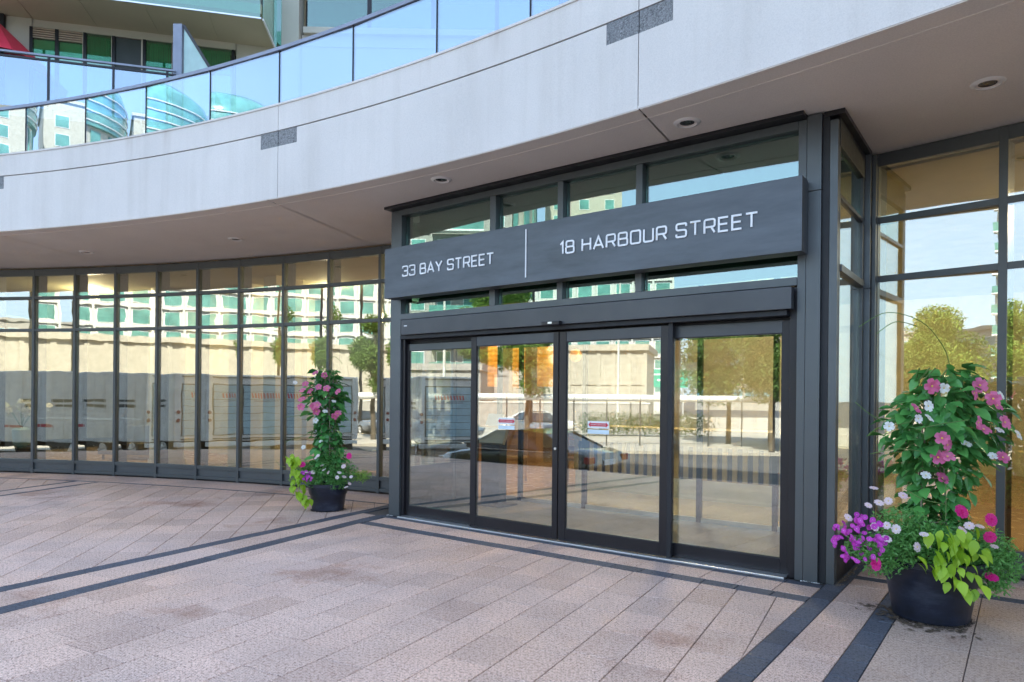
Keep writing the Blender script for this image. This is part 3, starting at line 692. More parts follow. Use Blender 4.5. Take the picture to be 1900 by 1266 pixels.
mb = MB(); mb.prism([(-1.30, 7.5), (6, 7.5), (6, 18), (-1.30, 18)], -0.01, 0.004); wb(mb.build('wood_floor', M['floor_wood'], lob))
mb = MB(); mb.prism([(-5.6, 6.5), (-2.6, 6.5), (-3.6, 7.95), (-5.1, 7.95)], 0.006, 0.010); wb(mb.build('entrance_mat', M['mat_grey'], lob))
for b, mt, nm in (((-26, 8, 17.6, 18, 0, 3.9), M['wall_in'], 'back_wall'), ((-26, -25.7, 2, 18, 0, 3.9), M['wall_in'], 'side_wall'), ((7.5, 8, 6, 18, 0, 3.9), M['wall_in'], 'side_wall'),
              ((-13.5, -9.2, 13.2, 13.5, 0, 3.84), M['wood'], 'wood_partition'), ((0.6, 5.5, 11.0, 11.2, 0, 1.15), M['wood'], 'wood_partition'),
              ((-20.5, -13.0, 9.6, 9.8, 0, 3.84), M['wall_in'], 'cream_partition')):
    mb = MB(); mb.box(*b); wb(mb.build(nm, mt, lob))
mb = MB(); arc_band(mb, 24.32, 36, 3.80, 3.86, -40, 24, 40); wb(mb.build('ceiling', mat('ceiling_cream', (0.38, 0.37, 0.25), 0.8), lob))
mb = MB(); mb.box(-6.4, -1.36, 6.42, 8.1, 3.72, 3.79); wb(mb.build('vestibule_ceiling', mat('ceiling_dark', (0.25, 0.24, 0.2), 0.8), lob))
# lit ceiling lights of the lobby (their lamps belong to them)
def ceiling_lamp(x, y, z, e, lab):
    d = empty('ceiling_lamp', (x, y, z), 0, lab, 'ceiling lamp', 'warm lights inside the lobby')
    MB().lathe([(0.001, -0.004), (0.09, -0.005), (0.1, 0.0)], seg=16, cap=False).build('diffuser', M['lampwhite'], d)
    MB().lathe([(0.1, -0.001), (0.12, -0.012), (0.13, 0.0)], seg=16, cap=False).build('rim', M['alu'], d)
    l = bpy.data.lights.new('lamp', 'POINT'); l.energy = e * 0.38; l.color = (1, 0.80, 0.54); l.shadow_soft_size = 0.12
    lo = bpy.data.objects.new('bulb', l); COL.objects.link(lo); lo.parent = d; lo.location = (0, 0, -0.16)
for k, (x, y, e) in enumerate([(-16.4, 6.5, 110), (-11.5, 9.0, 30), (-8.6, 10.3, 40), (-5.0, 11.4, 120), (-3.8, 9.2, 110), (0.9, 9.6, 45), (-4.2, 14.2, 60), (3.8, 9.8, 60)]):  # the first lamp is added over the orchids to brighten them
    ceiling_lamp(x, y, 3.795, e, ['lit lobby ceiling light behind the far left window panes', 'lit lobby ceiling light behind the middle of the curved window wall', 'lit lobby ceiling light behind the left flower pot',
                 'lit lobby ceiling light over the left part of the reception desk', 'lit lobby ceiling light just inside the inner glass screen', 'lit lobby ceiling light behind the right flower pot',
                 'lit lobby ceiling light deep behind the reception desk', 'lit lobby ceiling light beyond the right edge of the window wall'][k])
# pendant lamps
for x, z0, rl, lab in ((-8.75, 1.74, .11, 'amber ribbed pendant lamp leftmost behind the left sliding door'), (-8.10, 1.72, .12, 'amber ribbed pendant lamp in the middle behind the left sliding door'), (-7.45, 1.74, .16, 'amber ribbed pendant lamp nearest the meeting stiles of the doors')):
    d = empty('pendant_lamp', (x, 11.0, z0), 0, lab, 'pendant lamp', 'amber pendant lamps in the lobby')
    prof = [];
    for k in range(25): prof.append((rl + 0.010 * (k % 2), k * 0.05))
    MB().lathe(prof, seg=20).build('lamp_shade', M['orange'], d, smooth=False); MB().tube([(0, 0, 1.2), (0, 0, 3.79 - z0)], 0.008, 6).build('cord', M['black'], d)
d = empty('globe_lamp', (-6.78, 11.0, 2.2), 0, 'small round orange lamp hanging behind the right sliding door', 'pendant lamp')
MB().lathe([(0.01, 0), (0.08, 0.03), (0.12, 0.12), (0.08, 0.22), (0.01, 0.25)], seg=20).build('lamp_shade', M['orange'], d, smooth=True); MB().tube([(0, 0, .3), (0, 0, 1.6)], .006, 6).build('cord', M['black'], d)
# inner glass screen
isc = empty('inner_glass_screen', (-3.9, 8.15, 0), 0, 'inner glass screen with slim dark posts between vestibule and lobby', 'glass screen')
for x in (-6.35, -5.95, -4.86, -3.22, -2.31, -1.40): wb(MB().box(x - 0.03, x + 0.03, 8.12, 8.18, 0, 3.7).build('post', M['door'], isc, bevel=.003))
for x0, x1 in ((-6.32, -5.98), (-5.92, -4.89), (-4.83, -3.25), (-3.19, -2.34), (-2.28, -1.43)):
    wb(MB().box(x0, x1, 8.146, 8.154, 0.06, 2.25).build('glass_pane', M['glass_in'], isc)); wb(MB().box(x0, x1, 8.13, 8.17, 0, 0.058).build('bottom_rail', M['alu'], isc)); wb(MB().box(x0, x1, 8.13, 8.17, 2.252, 2.33).build('top_rail', M['door'], isc))
# reception desk
dk = empty('reception_desk', (-3.9, 10.2, 0), 0, 'long oak reception desk with dark slatted front behind the right door panel', 'desk')
def dv(nm, mt, *b, bevel=0.004): return wb(MB().box(*b).build(nm, mt, dk, bevel=bevel))
dv('counter_top', M['desk'], -6.2, -1.9, 9.86, 10.6, 1.00, 1.06); dv('counter_front', M['desk'], -6.15, -1.95, 9.92, 9.96, 0.80, 0.998)
dv('backing', M['darkwood'], -6.15, -1.95, 9.97, 10.0, 0.30, 0.799); dv('plinth', mat('desk_plinth_white', (0.72, 0.74, 0.66), 0.3), -6.1, -2.0, 9.93, 10.5, 0.0, 0.30)
for k in range(28): dv('slat', M['desk'], -6.13 + k * 0.15, -6.06 + k * 0.15, 9.935, 9.968, 0.302, 0.798, bevel=0)
# intercom stand
ic = empty('intercom_stand', (-6.0, 7.55, 0), 0, 'dark intercom stand with a sloping metal panel inside the left sliding door', 'intercom')
MB().box(-0.28, 0.28, -0.18, 0.22, 0.005, 0.03).build('foot_plate', M['black'], ic, bevel=0.004)
MB().box(-0.16, 0.16, -0.06, 0.12, 0.031, 0.92).build('pedestal', M['door'], ic, bevel=0.006)
Mx = Matrix.Translation((0, -0.05, 0.98)) @ Matrix.Rotation(R(-25), 4, 'X')
MB().box(-0.27, 0.27, -0.03, 0.03, -0.12, 0.12, Mx).build('panel', mat('intercom_steel', (0.50, 0.43, 0.30), 0.35, 0.6), ic, bevel=0.004)
MB().box(-0.20, -0.12, -0.034, -0.031, -0.02, 0.06, Mx).build('screen', M['black'], ic); MB().box(-0.12, 0.14, -0.034, -0.0, 0.14, 0.32, Mx).build('paper_notice', M['white'], ic)
for cx_, cy_, lb in ((-6.35, 10.4, 'warm wooden chair seen through the left edge of the right sliding door'), (-7.4, 9.9, 'warm wooden chair seen through the left sliding door behind the intercom stand')):
    wc = empty('wooden_chair', (cx_, cy_, 0), .4, lb, 'chair')
    MB().box(-.22, .22, -.22, .22, .43, .47).build('seat', M['wood'], wc, bevel=.01)
    for a_ in (-.2, .2):
        for b_ in (-.2, .2): MB().box(a_ - .02, a_ + .02, b_ - .02, b_ + .02, 0, .43 if b_ < 0 else .88).build('leg', M['wood'], wc)
    for z_ in (.62, .80): MB().box(-.18, .18, .185, .215, z_ - .035, z_ + .035).build('back_rail', M['wood'], wc)
# round column, cream pier, orchids
co = empty('round_column', (-15.0, 7.45, 0), 0, 'pale round column inside the curved window wall', 'column'); MB().lathe([(0.34, 0), (0.34, 3.8)], seg=32).build('shaft', mat('column_cream', (0.70, 0.68, 0.60), 0.35), co, smooth=True)
MB().lathe([(0.37, 0), (0.37, 0.12)], seg=32).build('base', M['alu'], co, smooth=True)
co = empty('cream_pier', (-13.1, 8.3, 0), 0, 'square cream pier inside the curved window wall near the round column', 'pier'); MB().box(-.42, .42, -.3, .3, 0, 3.8).build('shaft', M['wall_in'], co)
co = empty('cream_pier', (-11.6, 8.0, 0), 0, 'narrow cream pier inside the window wall behind the repeated truck reflection', 'pier'); MB().box(-.2, .2, -.3, .3, 0, 3.8).build('shaft', M['wall_in'], co)
for x, y in ((-10.2, 8.9), (-16.6, 7.6)):
    sfa = empty('lobby_sofa', (x, y, 0), 0.5, 'low dark sofa behind the %s panes of the curved window wall' % ('right' if x > -12 else 'far left'), 'sofa')
    MB().box(-.8, .8, -.35, .35, .12, .40).build('seat', mat('sofa_grey', (.12, .11, .10), .8), sfa, bevel=.03); MB().box(-.8, .8, .2, .36, .40, .78).build('backrest', mat('sofa_grey2', (.13, .12, .11), .8), sfa, bevel=.03)
    for sx in (-.7, .7):
        for sy2 in (-.28, .28): MB().box(sx - .02, sx + .02, sy2 - .02, sy2 + .02, 0.0, .12).build('leg', M['black'], sfa)

def petal_mesh(name, n, r, cols, cup=0.25, w_=0.55, center=0.14, layers=1):
    mb = MB()
    for L_ in range(layers):
        rr = r * (1 - 0.28 * L_); zz = 0.10 * r * L_
        for k in range(n):
            a = (k + 0.5 * L_) * 2 * math.pi / n
            def P_(d, s, z): return (d * math.cos(a) - s * math.sin(a), d * math.sin(a) + s * math.cos(a), z)
            mb.add([P_(0, 0, zz - cup * r * .35), P_(rr * .5, -rr * w_ * .42, zz + cup * rr * .25), P_(rr * .92, -rr * w_ * .38, zz + cup * rr * .18), P_(rr, 0, zz + cup * rr * .02), P_(rr * .92, rr * w_ * .38, zz + cup * rr * .18), P_(rr * .5, rr * w_ * .42, zz + cup * rr * .25), P_(rr * .55, 0, zz + cup * rr * .05)],
                   [(0, 1, 6), (1, 2, 6), (2, 3, 6), (3, 4, 6), (4, 5, 6), (5, 0, 6)])
    mb.mi = 1; c = center * r
    mb.add([(c * math.cos(k * math.pi / 3), c * math.sin(k * math.pi / 3), 0.03 * r) for k in range(6)] + [(0, 0, .12 * r)], [(k, (k + 1) % 6, 6) for k in range(6)])
    return mb.mesh(name, cols)
def leafmat(name, a, b, rough=0.42, trans=0.35):
    m, t, out = nodes(name); oi = t.nodes.new('ShaderNodeObjectInfo'); n_ = noise(t, 14, 3)
    f = N(t, 'ShaderNodeMath', operation='ADD'); t.links.new(oi.outputs['Random'], f.inputs[0]); t.links.new(n_, f.inputs[1])
    f2 = N(t, 'ShaderNodeMath', operation='MULTIPLY'); t.links.new(f.outputs[0], f2.inputs[0]); f2.inputs[1].default_value = 0.6
    c = ramp(t, f2.outputs[0], [(0.15, a), (0.85, b)])
    p = t.nodes.new('ShaderNodeBsdfPrincipled'); t.links.new(c, p.inputs['Base Color']); p.inputs['Roughness'].default_value = rough
    tl = N(t, 'ShaderNodeBsdfTranslucent'); t.links.new(c, tl.inputs[0]); mx = N(t, 'ShaderNodeMixShader'); mx.inputs[0].default_value = trans
    t.links.new(p.outputs[0], mx.inputs[1]); t.links.new(tl.outputs[0], mx.inputs[2]); t.links.new(mx.outputs[0], out.inputs[0]); return m
LM = {'dark': leafmat('mandevilla_leaf', (0.03, 0.15, 0.04), (0.14, 0.42, 0.10), 0.25, 0.25), 'lime': leafmat('sweet_potato_vine', (0.26, 0.46, 0.02), (0.46, 0.68, 0.05), 0.45, 0.4),
      'mid': leafmat('bedding_foliage', (0.05, 0.20, 0.04), (0.20, 0.46, 0.12), 0.5), 'fern': leafmat('bright_fern', (0.16, 0.36, 0.03), (0.30, 0.52, 0.08), 0.5),
      'pink': leafmat('pink_petal', (0.62, 0.10, 0.26), (0.85, 0.24, 0.42), 0.5), 'whitep': leafmat('white_petal', (0.80, 0.80, 0.74), (0.92, 0.92, 0.88), 0.5), 'mag': leafmat('magenta_petal', (0.50, 0.03, 0.42), (0.75, 0.10, 0.62), 0.5),
      'pale': leafmat('pale_pink_petal', (0.78, 0.55, 0.58), (0.90, 0.78, 0.78), 0.5), 'hot': leafmat('hot_pink_petal', (0.72, 0.01, 0.20), (0.85, 0.03, 0.34), 0.5), 'yel': mat('flower_centre', (0.75, 0.55, 0.08), 0.6), 'stem': mat('vine_stem', (0.10, 0.18, 0.04), 0.6)}
# orchids on the lobby side table
oc = empty('orchid_arrangement', (-16.75, 5.30, -0.22), 0, 'white orchids in a glass vase inside the far left window pane', 'flowers')
MB().lathe([(0.22, 0.23), (0.22, 0.48)], seg=24).build('plinth', M['darkwood'], oc, smooth=True); MB().lathe([(0.05, 0.481), (0.11, 0.55), (0.12, 0.78), (0.07, 0.82)], seg=20).build('vase', mat('vase_glass', (.45, .6, .58), .1, 0), oc, smooth=True)
om = petal_mesh('orchid_bloom', 5, 0.055, [LM['whitep'], LM['yel']], 0.2, 0.9)
st = MB(); rg = random.Random(3)
for k in range(16):
    a = rg.uniform(0, 6.28); q = [(0, 0, .8), (.12 * math.cos(a), .12 * math.sin(a), 1.05), (.30 * math.cos(a), .30 * math.sin(a), 1.20 + rg.uniform(-.1, .05))]; st.tube(q, 0.005, 5)
    for j in range(5):
        t_ = 0.35 + j * .15; p = Vector(q[1]).lerp(Vector(q[2]), t_) if t_ < 1 else Vector(q[2])
        inst('flower', om, oc, Matrix.Translation(p + Vector((rg.uniform(-.03, .03), rg.uniform(-.03, .03), rg.uniform(-.05, .05)))) @ Matrix.Rotation(rg.uniform(0, 6), 4, 'Z') @ Matrix.Rotation(rg.uniform(.6, 1.6), 4, 'X'))
st.build('stem', LM['stem'], oc); oc.scale = (1.45, 1.45, 1.25)

# ================================================================== FLOWER POTS
def leaf_mesh(name, l, w_, mt, fold=0.25, droop=0.25, heart=False):
    P_ = [(0, 0), (.18, .32 if heart else .24), (.42, .5), (.72, .36), (1.0, 0)]
    vs = []; 
    for t_, h in P_:
        z = -droop * l * t_ * t_
        vs += [(t_ * l, -h * w_, z + fold * h * w_), (t_ * l, 0, z), (t_ * l, h * w_, z + fold * h * w_)]
    fs = []
    for i in range(4):
        b = i * 3; fs += [(b, b + 3, b + 4, b + 1), (b + 1, b + 4, b + 5, b + 2)]
    me = MB().add(vs, fs).mesh(name, mt); me.polygons.foreach_set('use_smooth', [True] * len(me.polygons)); return me
LV = {'dark': leaf_mesh('mandevilla_leaf', 0.135, 0.085, LM['dark']), 'lime': leaf_mesh('vine_leaf', 0.09, 0.062, LM['lime'], .2, .45, True)}
FL = {'pink': petal_mesh('mandevilla_flower', 5, 0.046, [LM['pink'], LM['yel']], 0.75, .98), 'white': petal_mesh('white_flower', 5, 0.036, [LM['whitep'], LM['yel']], 0.6, 1.0),
      'mag': petal_mesh('petunia', 5, 0.017, [LM['mag'], LM['whitep']], 0.3, 1.25, 0.12), 'pale': petal_mesh('pale_bloom', 8, 0.030, [LM['pale'], LM['yel']], 0.3, .7, .2, 2), 'hot': petal_mesh('hot_pink_bloom', 9, 0.045, [LM['hot'], LM['hot']], 0.5, .7, .2, 4)}
def small_leaves(mb, c, rad, n, size, rnd, squash=(1, 1, 1)):
    for _ in range(n):
        d = Vector((rnd.gauss(0, 1), rnd.gauss(0, 1), rnd.gauss(0, 1))).normalized() * (rnd.random() ** 0.45)
        p = Vector((c[0] + d.x * rad * squash[0], c[1] + d.y * rad * squash[1], c[2] + d.z * rad * squash[2]))
        q = Matrix.Rotation(rnd.uniform(0, 6.28), 3, 'Z') @ Matrix.Rotation(rnd.uniform(-1.0, 1.0), 3, 'Y') @ Matrix.Rotation(rnd.uniform(-.8, .8), 3, 'X'); s = size * rnd.uniform(.6, 1.3)
        mb.add([p, p + q @ Vector((s * .5, -s * .22, 0.1 * s)), p + q @ Vector((s, 0, -.1 * s)), p + q @ Vector((s * .5, s * .22, 0.1 * s))], [(0, 1, 2, 3)])
def potted(name, loc, label, sc_, u0, v0, pot, column, pinks, whites, mags, pales, hots, limes, ferns, arcs, bush, seed, nleaf, debris=True):
    """front-view flower positions (x right, z up, metres) come as photo offsets divided by sc_"""
    rnd = random.Random(seed); root = empty(name, loc, YAW, label, 'flower pot')
    rb, rt, hp = pot
    fwd = -math.sin(YAW) * loc[0] + math.cos(YAW) * loc[1]; lat = math.cos(YAW) * loc[0] + math.sin(YAW) * loc[1]
    def adj(x, z, d): k = (fwd - d) / fwd; return (x + lat) * k - lat, 1.5 + (z - 1.5) * k
    pm, t, out = nodes('pot_plastic'); P = pos(t)
    c = ramp(t, noise(t, 3.0, 6, P, .65, sc=(1, 1, 2.5)), [(0.3, (0.007, 0.008, 0.012)), (0.55, (0.014, 0.018, 0.033)), (0.75, (0.05, 0.06, 0.085))])
    principled(t, out, c, ramp(t, noise(t, 5, 5, P), [(.3, .28), (.7, .5)]), 0, bump(t, noise(t, 30, 4, P), .15, .003))
    m3 = hp * 0.58; r3 = rb + (rt - rb) * 0.58
    MB().lathe([(rb - .02, 0), (rb, .012), (r3 - .006, m3), (r3 + .007, m3 + .012), (rt - .004, hp - .05), (rt + .012, hp - .045), (rt + .014, hp), (rt - .006, hp), (rt - .012, hp - .04), (0.01, hp - .041)], seg=56, cap=True).build('pot', pm, root, smooth=True)
    MB().lathe([(0.01, hp - .02), (rt - .02, hp - .035)], seg=24, cap=False).build('soil', mat('potting_soil', (.03, .02, .015), .95, bscale=60), root)
    # trellis canes
    tr = MB(); top = max(z for z, r_ in column)
    for k in range(4):
        a = k * math.pi / 2 + .4; tr.tube([(.13 * math.cos(a), .13 * math.sin(a), hp - .05), (.05 * math.cos(a), .05 * math.sin(a), top - .14)], .006, 6)
    for z in (hp + .25, hp + .55, hp + .9):
        if z < top: rr = .13 - .08 * (z - hp) / (top - hp); tr.tube([(rr * math.cos(a_ * math.pi / 6), rr * math.sin(a_ * math.pi / 6), z) for a_ in range(13)], .003, 5)
    tr.build('trellis', mat('cane', (.25, .22, .15), .7), root)
    vn = MB()
    for k in range(5):
        ph = rnd.uniform(0, 6.28); pts = []
        for i in range(18):
            z = hp - .04 + (top - hp) * i / 17; pts.append((.10 * math.cos(ph + i * .7), .10 * math.sin(ph + i * .7), z))
        vn.tube(pts, .005, 5)
    vine = vn.build('mandevilla_vine', LM['stem'], root)
    def width(z):
        for (z0, r0), (z1, r1) in zip(column[:-1], column[1:]):
            if z0 <= z <= z1: return r0 + (r1 - r0) * (z - z0) / (z1 - z0)
        return column[-1][1]
    zmin = column[0][0]
    lam = [z for z, _ in column]
    for _ in range(nleaf):
        for _try in range(30):
            z = rnd.uniform(zmin, top)
            if rnd.random() < width(z) / max(r_ for _, r_ in column): break
        wr = width(z); a = rnd.uniform(0, 6.28); r_ = wr * (0.45 + 0.6 * math.sqrt(rnd.random()))
        cx = colx(z, column_x(name))
        p = Vector((cx + r_ * math.cos(a), r_ * math.sin(a) * .75, z))
        q = Matrix.Rotation(a + rnd.uniform(-.9, .9), 4, 'Z') @ Matrix.Rotation(rnd.uniform(-.35, .9), 4, 'Y') @ Matrix.Rotation(rnd.uniform(-.6, .6), 4, 'X') @ Matrix.Scale(rnd.uniform(.65, 1.2), 4)
        inst('leaf', LV['dark'], vine, Matrix.Translation(p) @ q)
    # dense inner leaves, too many and too hidden to tell apart
    src = LV['dark']; co = [v.co.copy() for v in src.vertices]; fc = [tuple(p.vertices) for p in src.polygons]; im = MB()
    for _ in range(int(nleaf * 2.2)):
        for _try in range(30):
            z = rnd.uniform(zmin, top - .05)
            if rnd.random() < width(z) / max(r_ for _, r_ in column): break
        a = rnd.uniform(0, 6.28); r_ = width(z) * .85 * math.sqrt(rnd.random()); cx = colx(z, column_x(name))
        q = Matrix.Translation((cx + r_ * math.cos(a), r_ * math.sin(a) * .7, z)) @ Matrix.Rotation(a + rnd.uniform(-1.2, 1.2), 4, 'Z') @ Matrix.Rotation(rnd.uniform(-.3, 1.1), 4, 'Y') @ Matrix.Rotation(rnd.uniform(-.9, .9), 4, 'X') @ Matrix.Scale(rnd.uniform(.5, .95), 4)
        im.add([q @ c_ for c_ in co], fc)
    im.build('inner_foliage', LM['dark'], vine, kind='stuff')
    def place(me, nm, par, x, z, depth, s=1.0, tilt=1.25):
        q = Matrix.Rotation(rnd.uniform(-.8, .8), 4, 'Z') @ Matrix.Rotation(tilt + rnd.uniform(-.65, .5), 4, 'X') @ Matrix.Rotation(rnd.uniform(0, 6.28), 4, 'Z') @ Matrix.Scale(s, 4)
        x, z = adj(x, z, depth); inst(nm, me, par, Matrix.Translation((x, -depth, z)) @ q)
    for (x, z) in pinks: place(FL['pink'], 'pink_flower', vine, x, z, width(z) * .75 + .05, rnd.uniform(.95, 1.2))
    for (x, z) in whites: place(FL['white'], 'white_flower', vine, x, z, width(z) * .72 + .05, rnd.uniform(.85, 1.15))
    # bedding plants
    bd = MB()
    for (x, y, z, r_, n_) in bush: small_leaves(bd, (x, y, z), r_, int(n_ * 1.5), .036, rnd, (1, .9, .75))
    bed = bd.build('bedding_foliage', LM['mid'], root, kind='stuff')
    for (x, z, d_) in mags: place(FL['mag'], 'petunia_flower', root, x, z, d_, rnd.uniform(.85, 1.25), 1.1)
    for (x, z, d_) in pales: place(FL['pale'], 'pale_flower', root, x, z, d_, rnd.uniform(.8, 1.15), .9)
    for (x, z, d_) in hots: place(FL['hot'], 'hot_pink_flower', root, x, z, d_, rnd.uniform(.85, 1.1), 1.0)
    lv = MB(); 
    for (pts) in limes[1]: lv.tube([(adj(p[0], p[2], -p[1])[0], p[1], adj(p[0], p[2], -p[1])[1]) for p in pts], .004, 5)
    lime = lv.build('trailing_vine', LM['lime'], root)
    for (x, z, d_) in limes[0] + [(a_ + rnd.uniform(-.05, .05), b_ + rnd.uniform(-.05, .05), c_ - .03) for a_, b_, c_ in limes[0][::2]]:
        q = Matrix.Rotation(-1.57 + rnd.uniform(-1.3, 1.3), 4, 'Z') @ Matrix.Rotation(rnd.uniform(.35, 1.1), 4, 'Y') @ Matrix.Rotation(rnd.uniform(-.5, .5), 4, 'X') @ Matrix.Scale(rnd.uniform(.75, 1.15), 4)
        x, z = adj(x, z, d_); inst('leaf', LV['lime'], lime, Matrix.Translation((x, -d_, z)) @ q)
    if ferns:
        fb = MB()
        for (x, y, z, r_, n_) in ferns: small_leaves(fb, (x, y, z), r_, n_, .026, rnd, (1, .8, .6))
        fb.build('feathery_foliage', LM['fern'], root, kind='stuff')
    for pts in arcs:
        MB().tube([(adj(p[0], p[2], -p[1])[0], p[1], adj(p[0], p[2], -p[1])[1]) for p in rounded3(pts)], .0028, 5).build('tendril', LM['stem'], root)
    return root
def rounded3(pts):
    pts = [Vector(p) for p in pts]; out = []
    P_ = [pts[0]] + pts + [pts[-1]]
    for i in range(1, len(P_) - 2):
        for k in range(6):
            t_ = k / 6; a, b, c, d = P_[i - 1], P_[i], P_[i + 1], P_[i + 2]
            out.append(0.5 * ((2 * b) + (c - a) * t_ + (2 * a - 5 * b + 4 * c - d) * t_ ** 2 + (3 * b - a - 3 * c + d) * t_ ** 3))
    out.append(pts[-1]); return out
def column_x(n): return CX[n]
def colx(z, tab):
    for (z0, x0), (z1, x1) in zip(tab[:-1], tab[1:]):
        if z0 <= z <= z1: return x0 + (x1 - x0) * (z - z0) / (z1 - z0)
    return tab[-1][1]
CX = {}
# right pot : zoom offsets (1500,560)/2.0425, ground centre (1728,1138), 262 px per metre
def RP(x, y): return ((1500 + x / 2.0425 - 1726) / 262.0, (1138 - (560 + y / 2.0425)) / 262.0)
rr = random.Random(21)
pinks = [RP(*p) for p in [(460, 315), (640, 310), (618, 340), (400, 400), (635, 450), (655, 475), (735, 448), (500, 510), (520, 535), (485, 582), (520, 578), (502, 660), (705, 385), (728, 580), (690, 360)]]
whites = [RP(*p) for p in [(505, 322), (718, 347), (300, 468), (450, 435), (590, 530), (715, 478), (690, 575), (440, 650), (785, 495), (410, 438), (447, 390)]]
mags = []
for _ in range(96):
    while True:
        x, y = rr.uniform(95, 320), rr.uniform(795, 985)
        if ((x - 185) / 110) ** 2 + ((y - 890) / 90) ** 2 < 1 and not (x < 130 and y > 930): break
    X, Z = RP(x, y); mags.append((X, Z, 0.22 + 0.12 * rr.random() + 0.1 * (x - 95) / 225))
pales = [(*RP(*p), .30 + rr.random() * .05) for p in [(250, 845), (330, 853), (435, 872), (410, 920), (295, 840), (450, 910), (295, 890), (265, 755), (645, 840), (580, 855), (245, 700), (355, 727), (300, 748), (150, 812), (225, 765), (605, 838), (700, 975 - 60)]]
hots = [(*RP(575, 785), .26), (*RP(683, 880), .33), (*RP(686, 815), .3), (*RP(690, 1030), .25), (*RP(255, 985), .30)]
limes = []
for (x, y) in [(430, 960), (455, 985), (480, 975), (500, 855), (530, 860), (560, 870), (590, 885), (625, 890), (480, 880), (510, 900), (545, 905), (575, 915), (605, 925), (640, 945), (520, 935), (550, 945), (585, 960), (615, 985), (500, 950), (475, 930), (540, 980), (570, 995), (600, 1010), (625, 1020), (520, 1005), (545, 1025), (575, 1045), (530, 1050), (600, 1070), (585, 1080), (630, 1075), (655, 1060), (505, 985), (560, 960), (650, 930), (410, 955), (600, 860), (560, 850), (515, 870), (590, 940), (535, 920)]:
    X, Z = RP(x, y); limes.append((X, Z, .34 + rr.uniform(-.03, .05) - max(0, (.30 - Z)) * .15))
vst = [rounded3([(RP(520, 840)[0], -.22, RP(0, 840)[1]), (RP(545, 900)[0], -.36, RP(0, 900)[1]), (RP(560, 980)[0], -.37, RP(0, 980)[1]), (RP(585, 1075)[0], -.31, RP(0, 1075)[1])])]
X_, Z_ = RP(440, 240)
CX['planted_pot_right'] = [(0.45, .02), (0.9, .04), (1.3, .07), (1.6, .10), (1.9, .13)]
column = [(.5, .13), (.75, .16), (.92, .20), (1.05, .31), (1.3, .38), (1.5, .35), (1.62, .22), (1.78, .10)]
arcs = [[(RP(525, 235)[0], -.05, RP(0, 235)[1]), (RP(500, 165)[0], -.06, RP(0, 165)[1]), (RP(420, 75)[0], -.08, RP(0, 75)[1]), (RP(290, 40)[0], -.05, RP(0, 40)[1]), (RP(183, 95)[0], 0, RP(0, 95)[1])],
        [(RP(400, 90)[0], -.06, RP(0, 90)[1]), (RP(320, 75)[0], -.1, RP(0, 75)[1]), (RP(250, 120)[0], -.1, RP(0, 120)[1])],
        [(RP(440, 430)[0], -.2, RP(0, 430)[1]), (RP(330, 460)[0], -.2, RP(0, 460)[1]), (RP(240, 430)[0], -.15, RP(0, 430)[1]), (RP(172, 378)[0], -.1, RP(0, 378)[1])],
        [(RP(360, 700)[0], -.2, RP(0, 700)[1]), (RP(430, 740)[0], -.3, RP(0, 740)[1]), (RP(520, 760)[0], -.3, RP(0, 760)[1])],
        [(RP(420, 560)[0], -.3, RP(0, 560)[1]), (RP(330, 552)[0], -.3, RP(0, 552)[1]), (RP(230, 572)[0], -.2, RP(0, 572)[1])],
        [(RP(400, 480)[0], -.36, RP(0, 480)[1]), (RP(480, 460)[0], -.4, RP(0, 460)[1]), (RP(600, 440)[0], -.38, RP(0, 440)[1])],
        [(RP(515, 680)[0], -.3, RP(0, 680)[1]), (RP(517, 740)[0], -.31, RP(0, 740)[1]), (RP(515, 820)[0], -.3, RP(0, 820)[1])]]
bush = [(-.30, -.10, .50, .20, 600), (-.12, -.16, .55, .22, 800), (.12, -.12, .55, .22, 650), (.30, -.10, .50, .20, 700), (.40, -.12, .40, .17, 520), (.34, -.16, .28, .11, 260), (.0, .1, .6, .28, 500), (-.40, -.12, .42, .15, 350), (-.22, -.12, .68, .13, 220), (.20, -.2, .44, .14, 260), (-.62, -.27, .54, .12, 300), (-.44, -.24, .72, .09, 110)]
pr_ = potted('planted_pot', (-0.53, 5.62, 0.0), 'large dark blue plastic pot with pink mandevilla and lime vine right of the entrance', 262, 1726, 1138, (.235, .315, .44), column, pinks, whites, mags, pales, hots, (limes, vst), None, arcs, bush, 5, 235) if False else None
def mk(name_key, *a):
    CX['planted_pot'] = CX[name_key]; return potted('planted_pot', *a)
mk('planted_pot_right', (-0.53, 5.62, 0.0), 'large dark blue pot of pink mandevilla and lime green vine standing right of the entrance', 262, 1726, 1138, (.235, .315, .43), column, pinks, whites, mags, pales, hots, (limes, vst), None, arcs, bush, 5, 290)
# grass tuft in the right pot is part of the bedding; left pot
def LP(x, y): return ((500 + x / 3.956 - 610) / 137.0, (944 - (650 + y / 3.956)) / 137.0)
rr = random.Random(33)
pinks = [LP(*p) for p in [(335, 180), (400, 195), (265, 260), (245, 305), (300, 310), (360, 280), (418, 290), (500, 312), (240, 370), (235, 425), (325, 420), (345, 455), (500, 470), (475, 492), (350, 410)]]
whites = [LP(*p) for p in [(190, 250), (470, 382), (408, 455), (340, 522), (380, 670), (255, 715)]]
mags = [(*LP(rr.uniform(235, 320), rr.uniform(885, 975)), .20 + rr.random() * .06) for _ in range(22)]
pales = [(*LP(*p), .24) for p in [(390, 845), (405, 875), (545, 850), (515, 895), (550, 925), (345, 790), (280, 895), (325, 895), (600, 925), (565, 1000), (590, 975), (500, 930), (435, 895), (360, 775)]]
hots = [(*LP(585, 775), .2), (*LP(245, 840), .22)]
limes = []
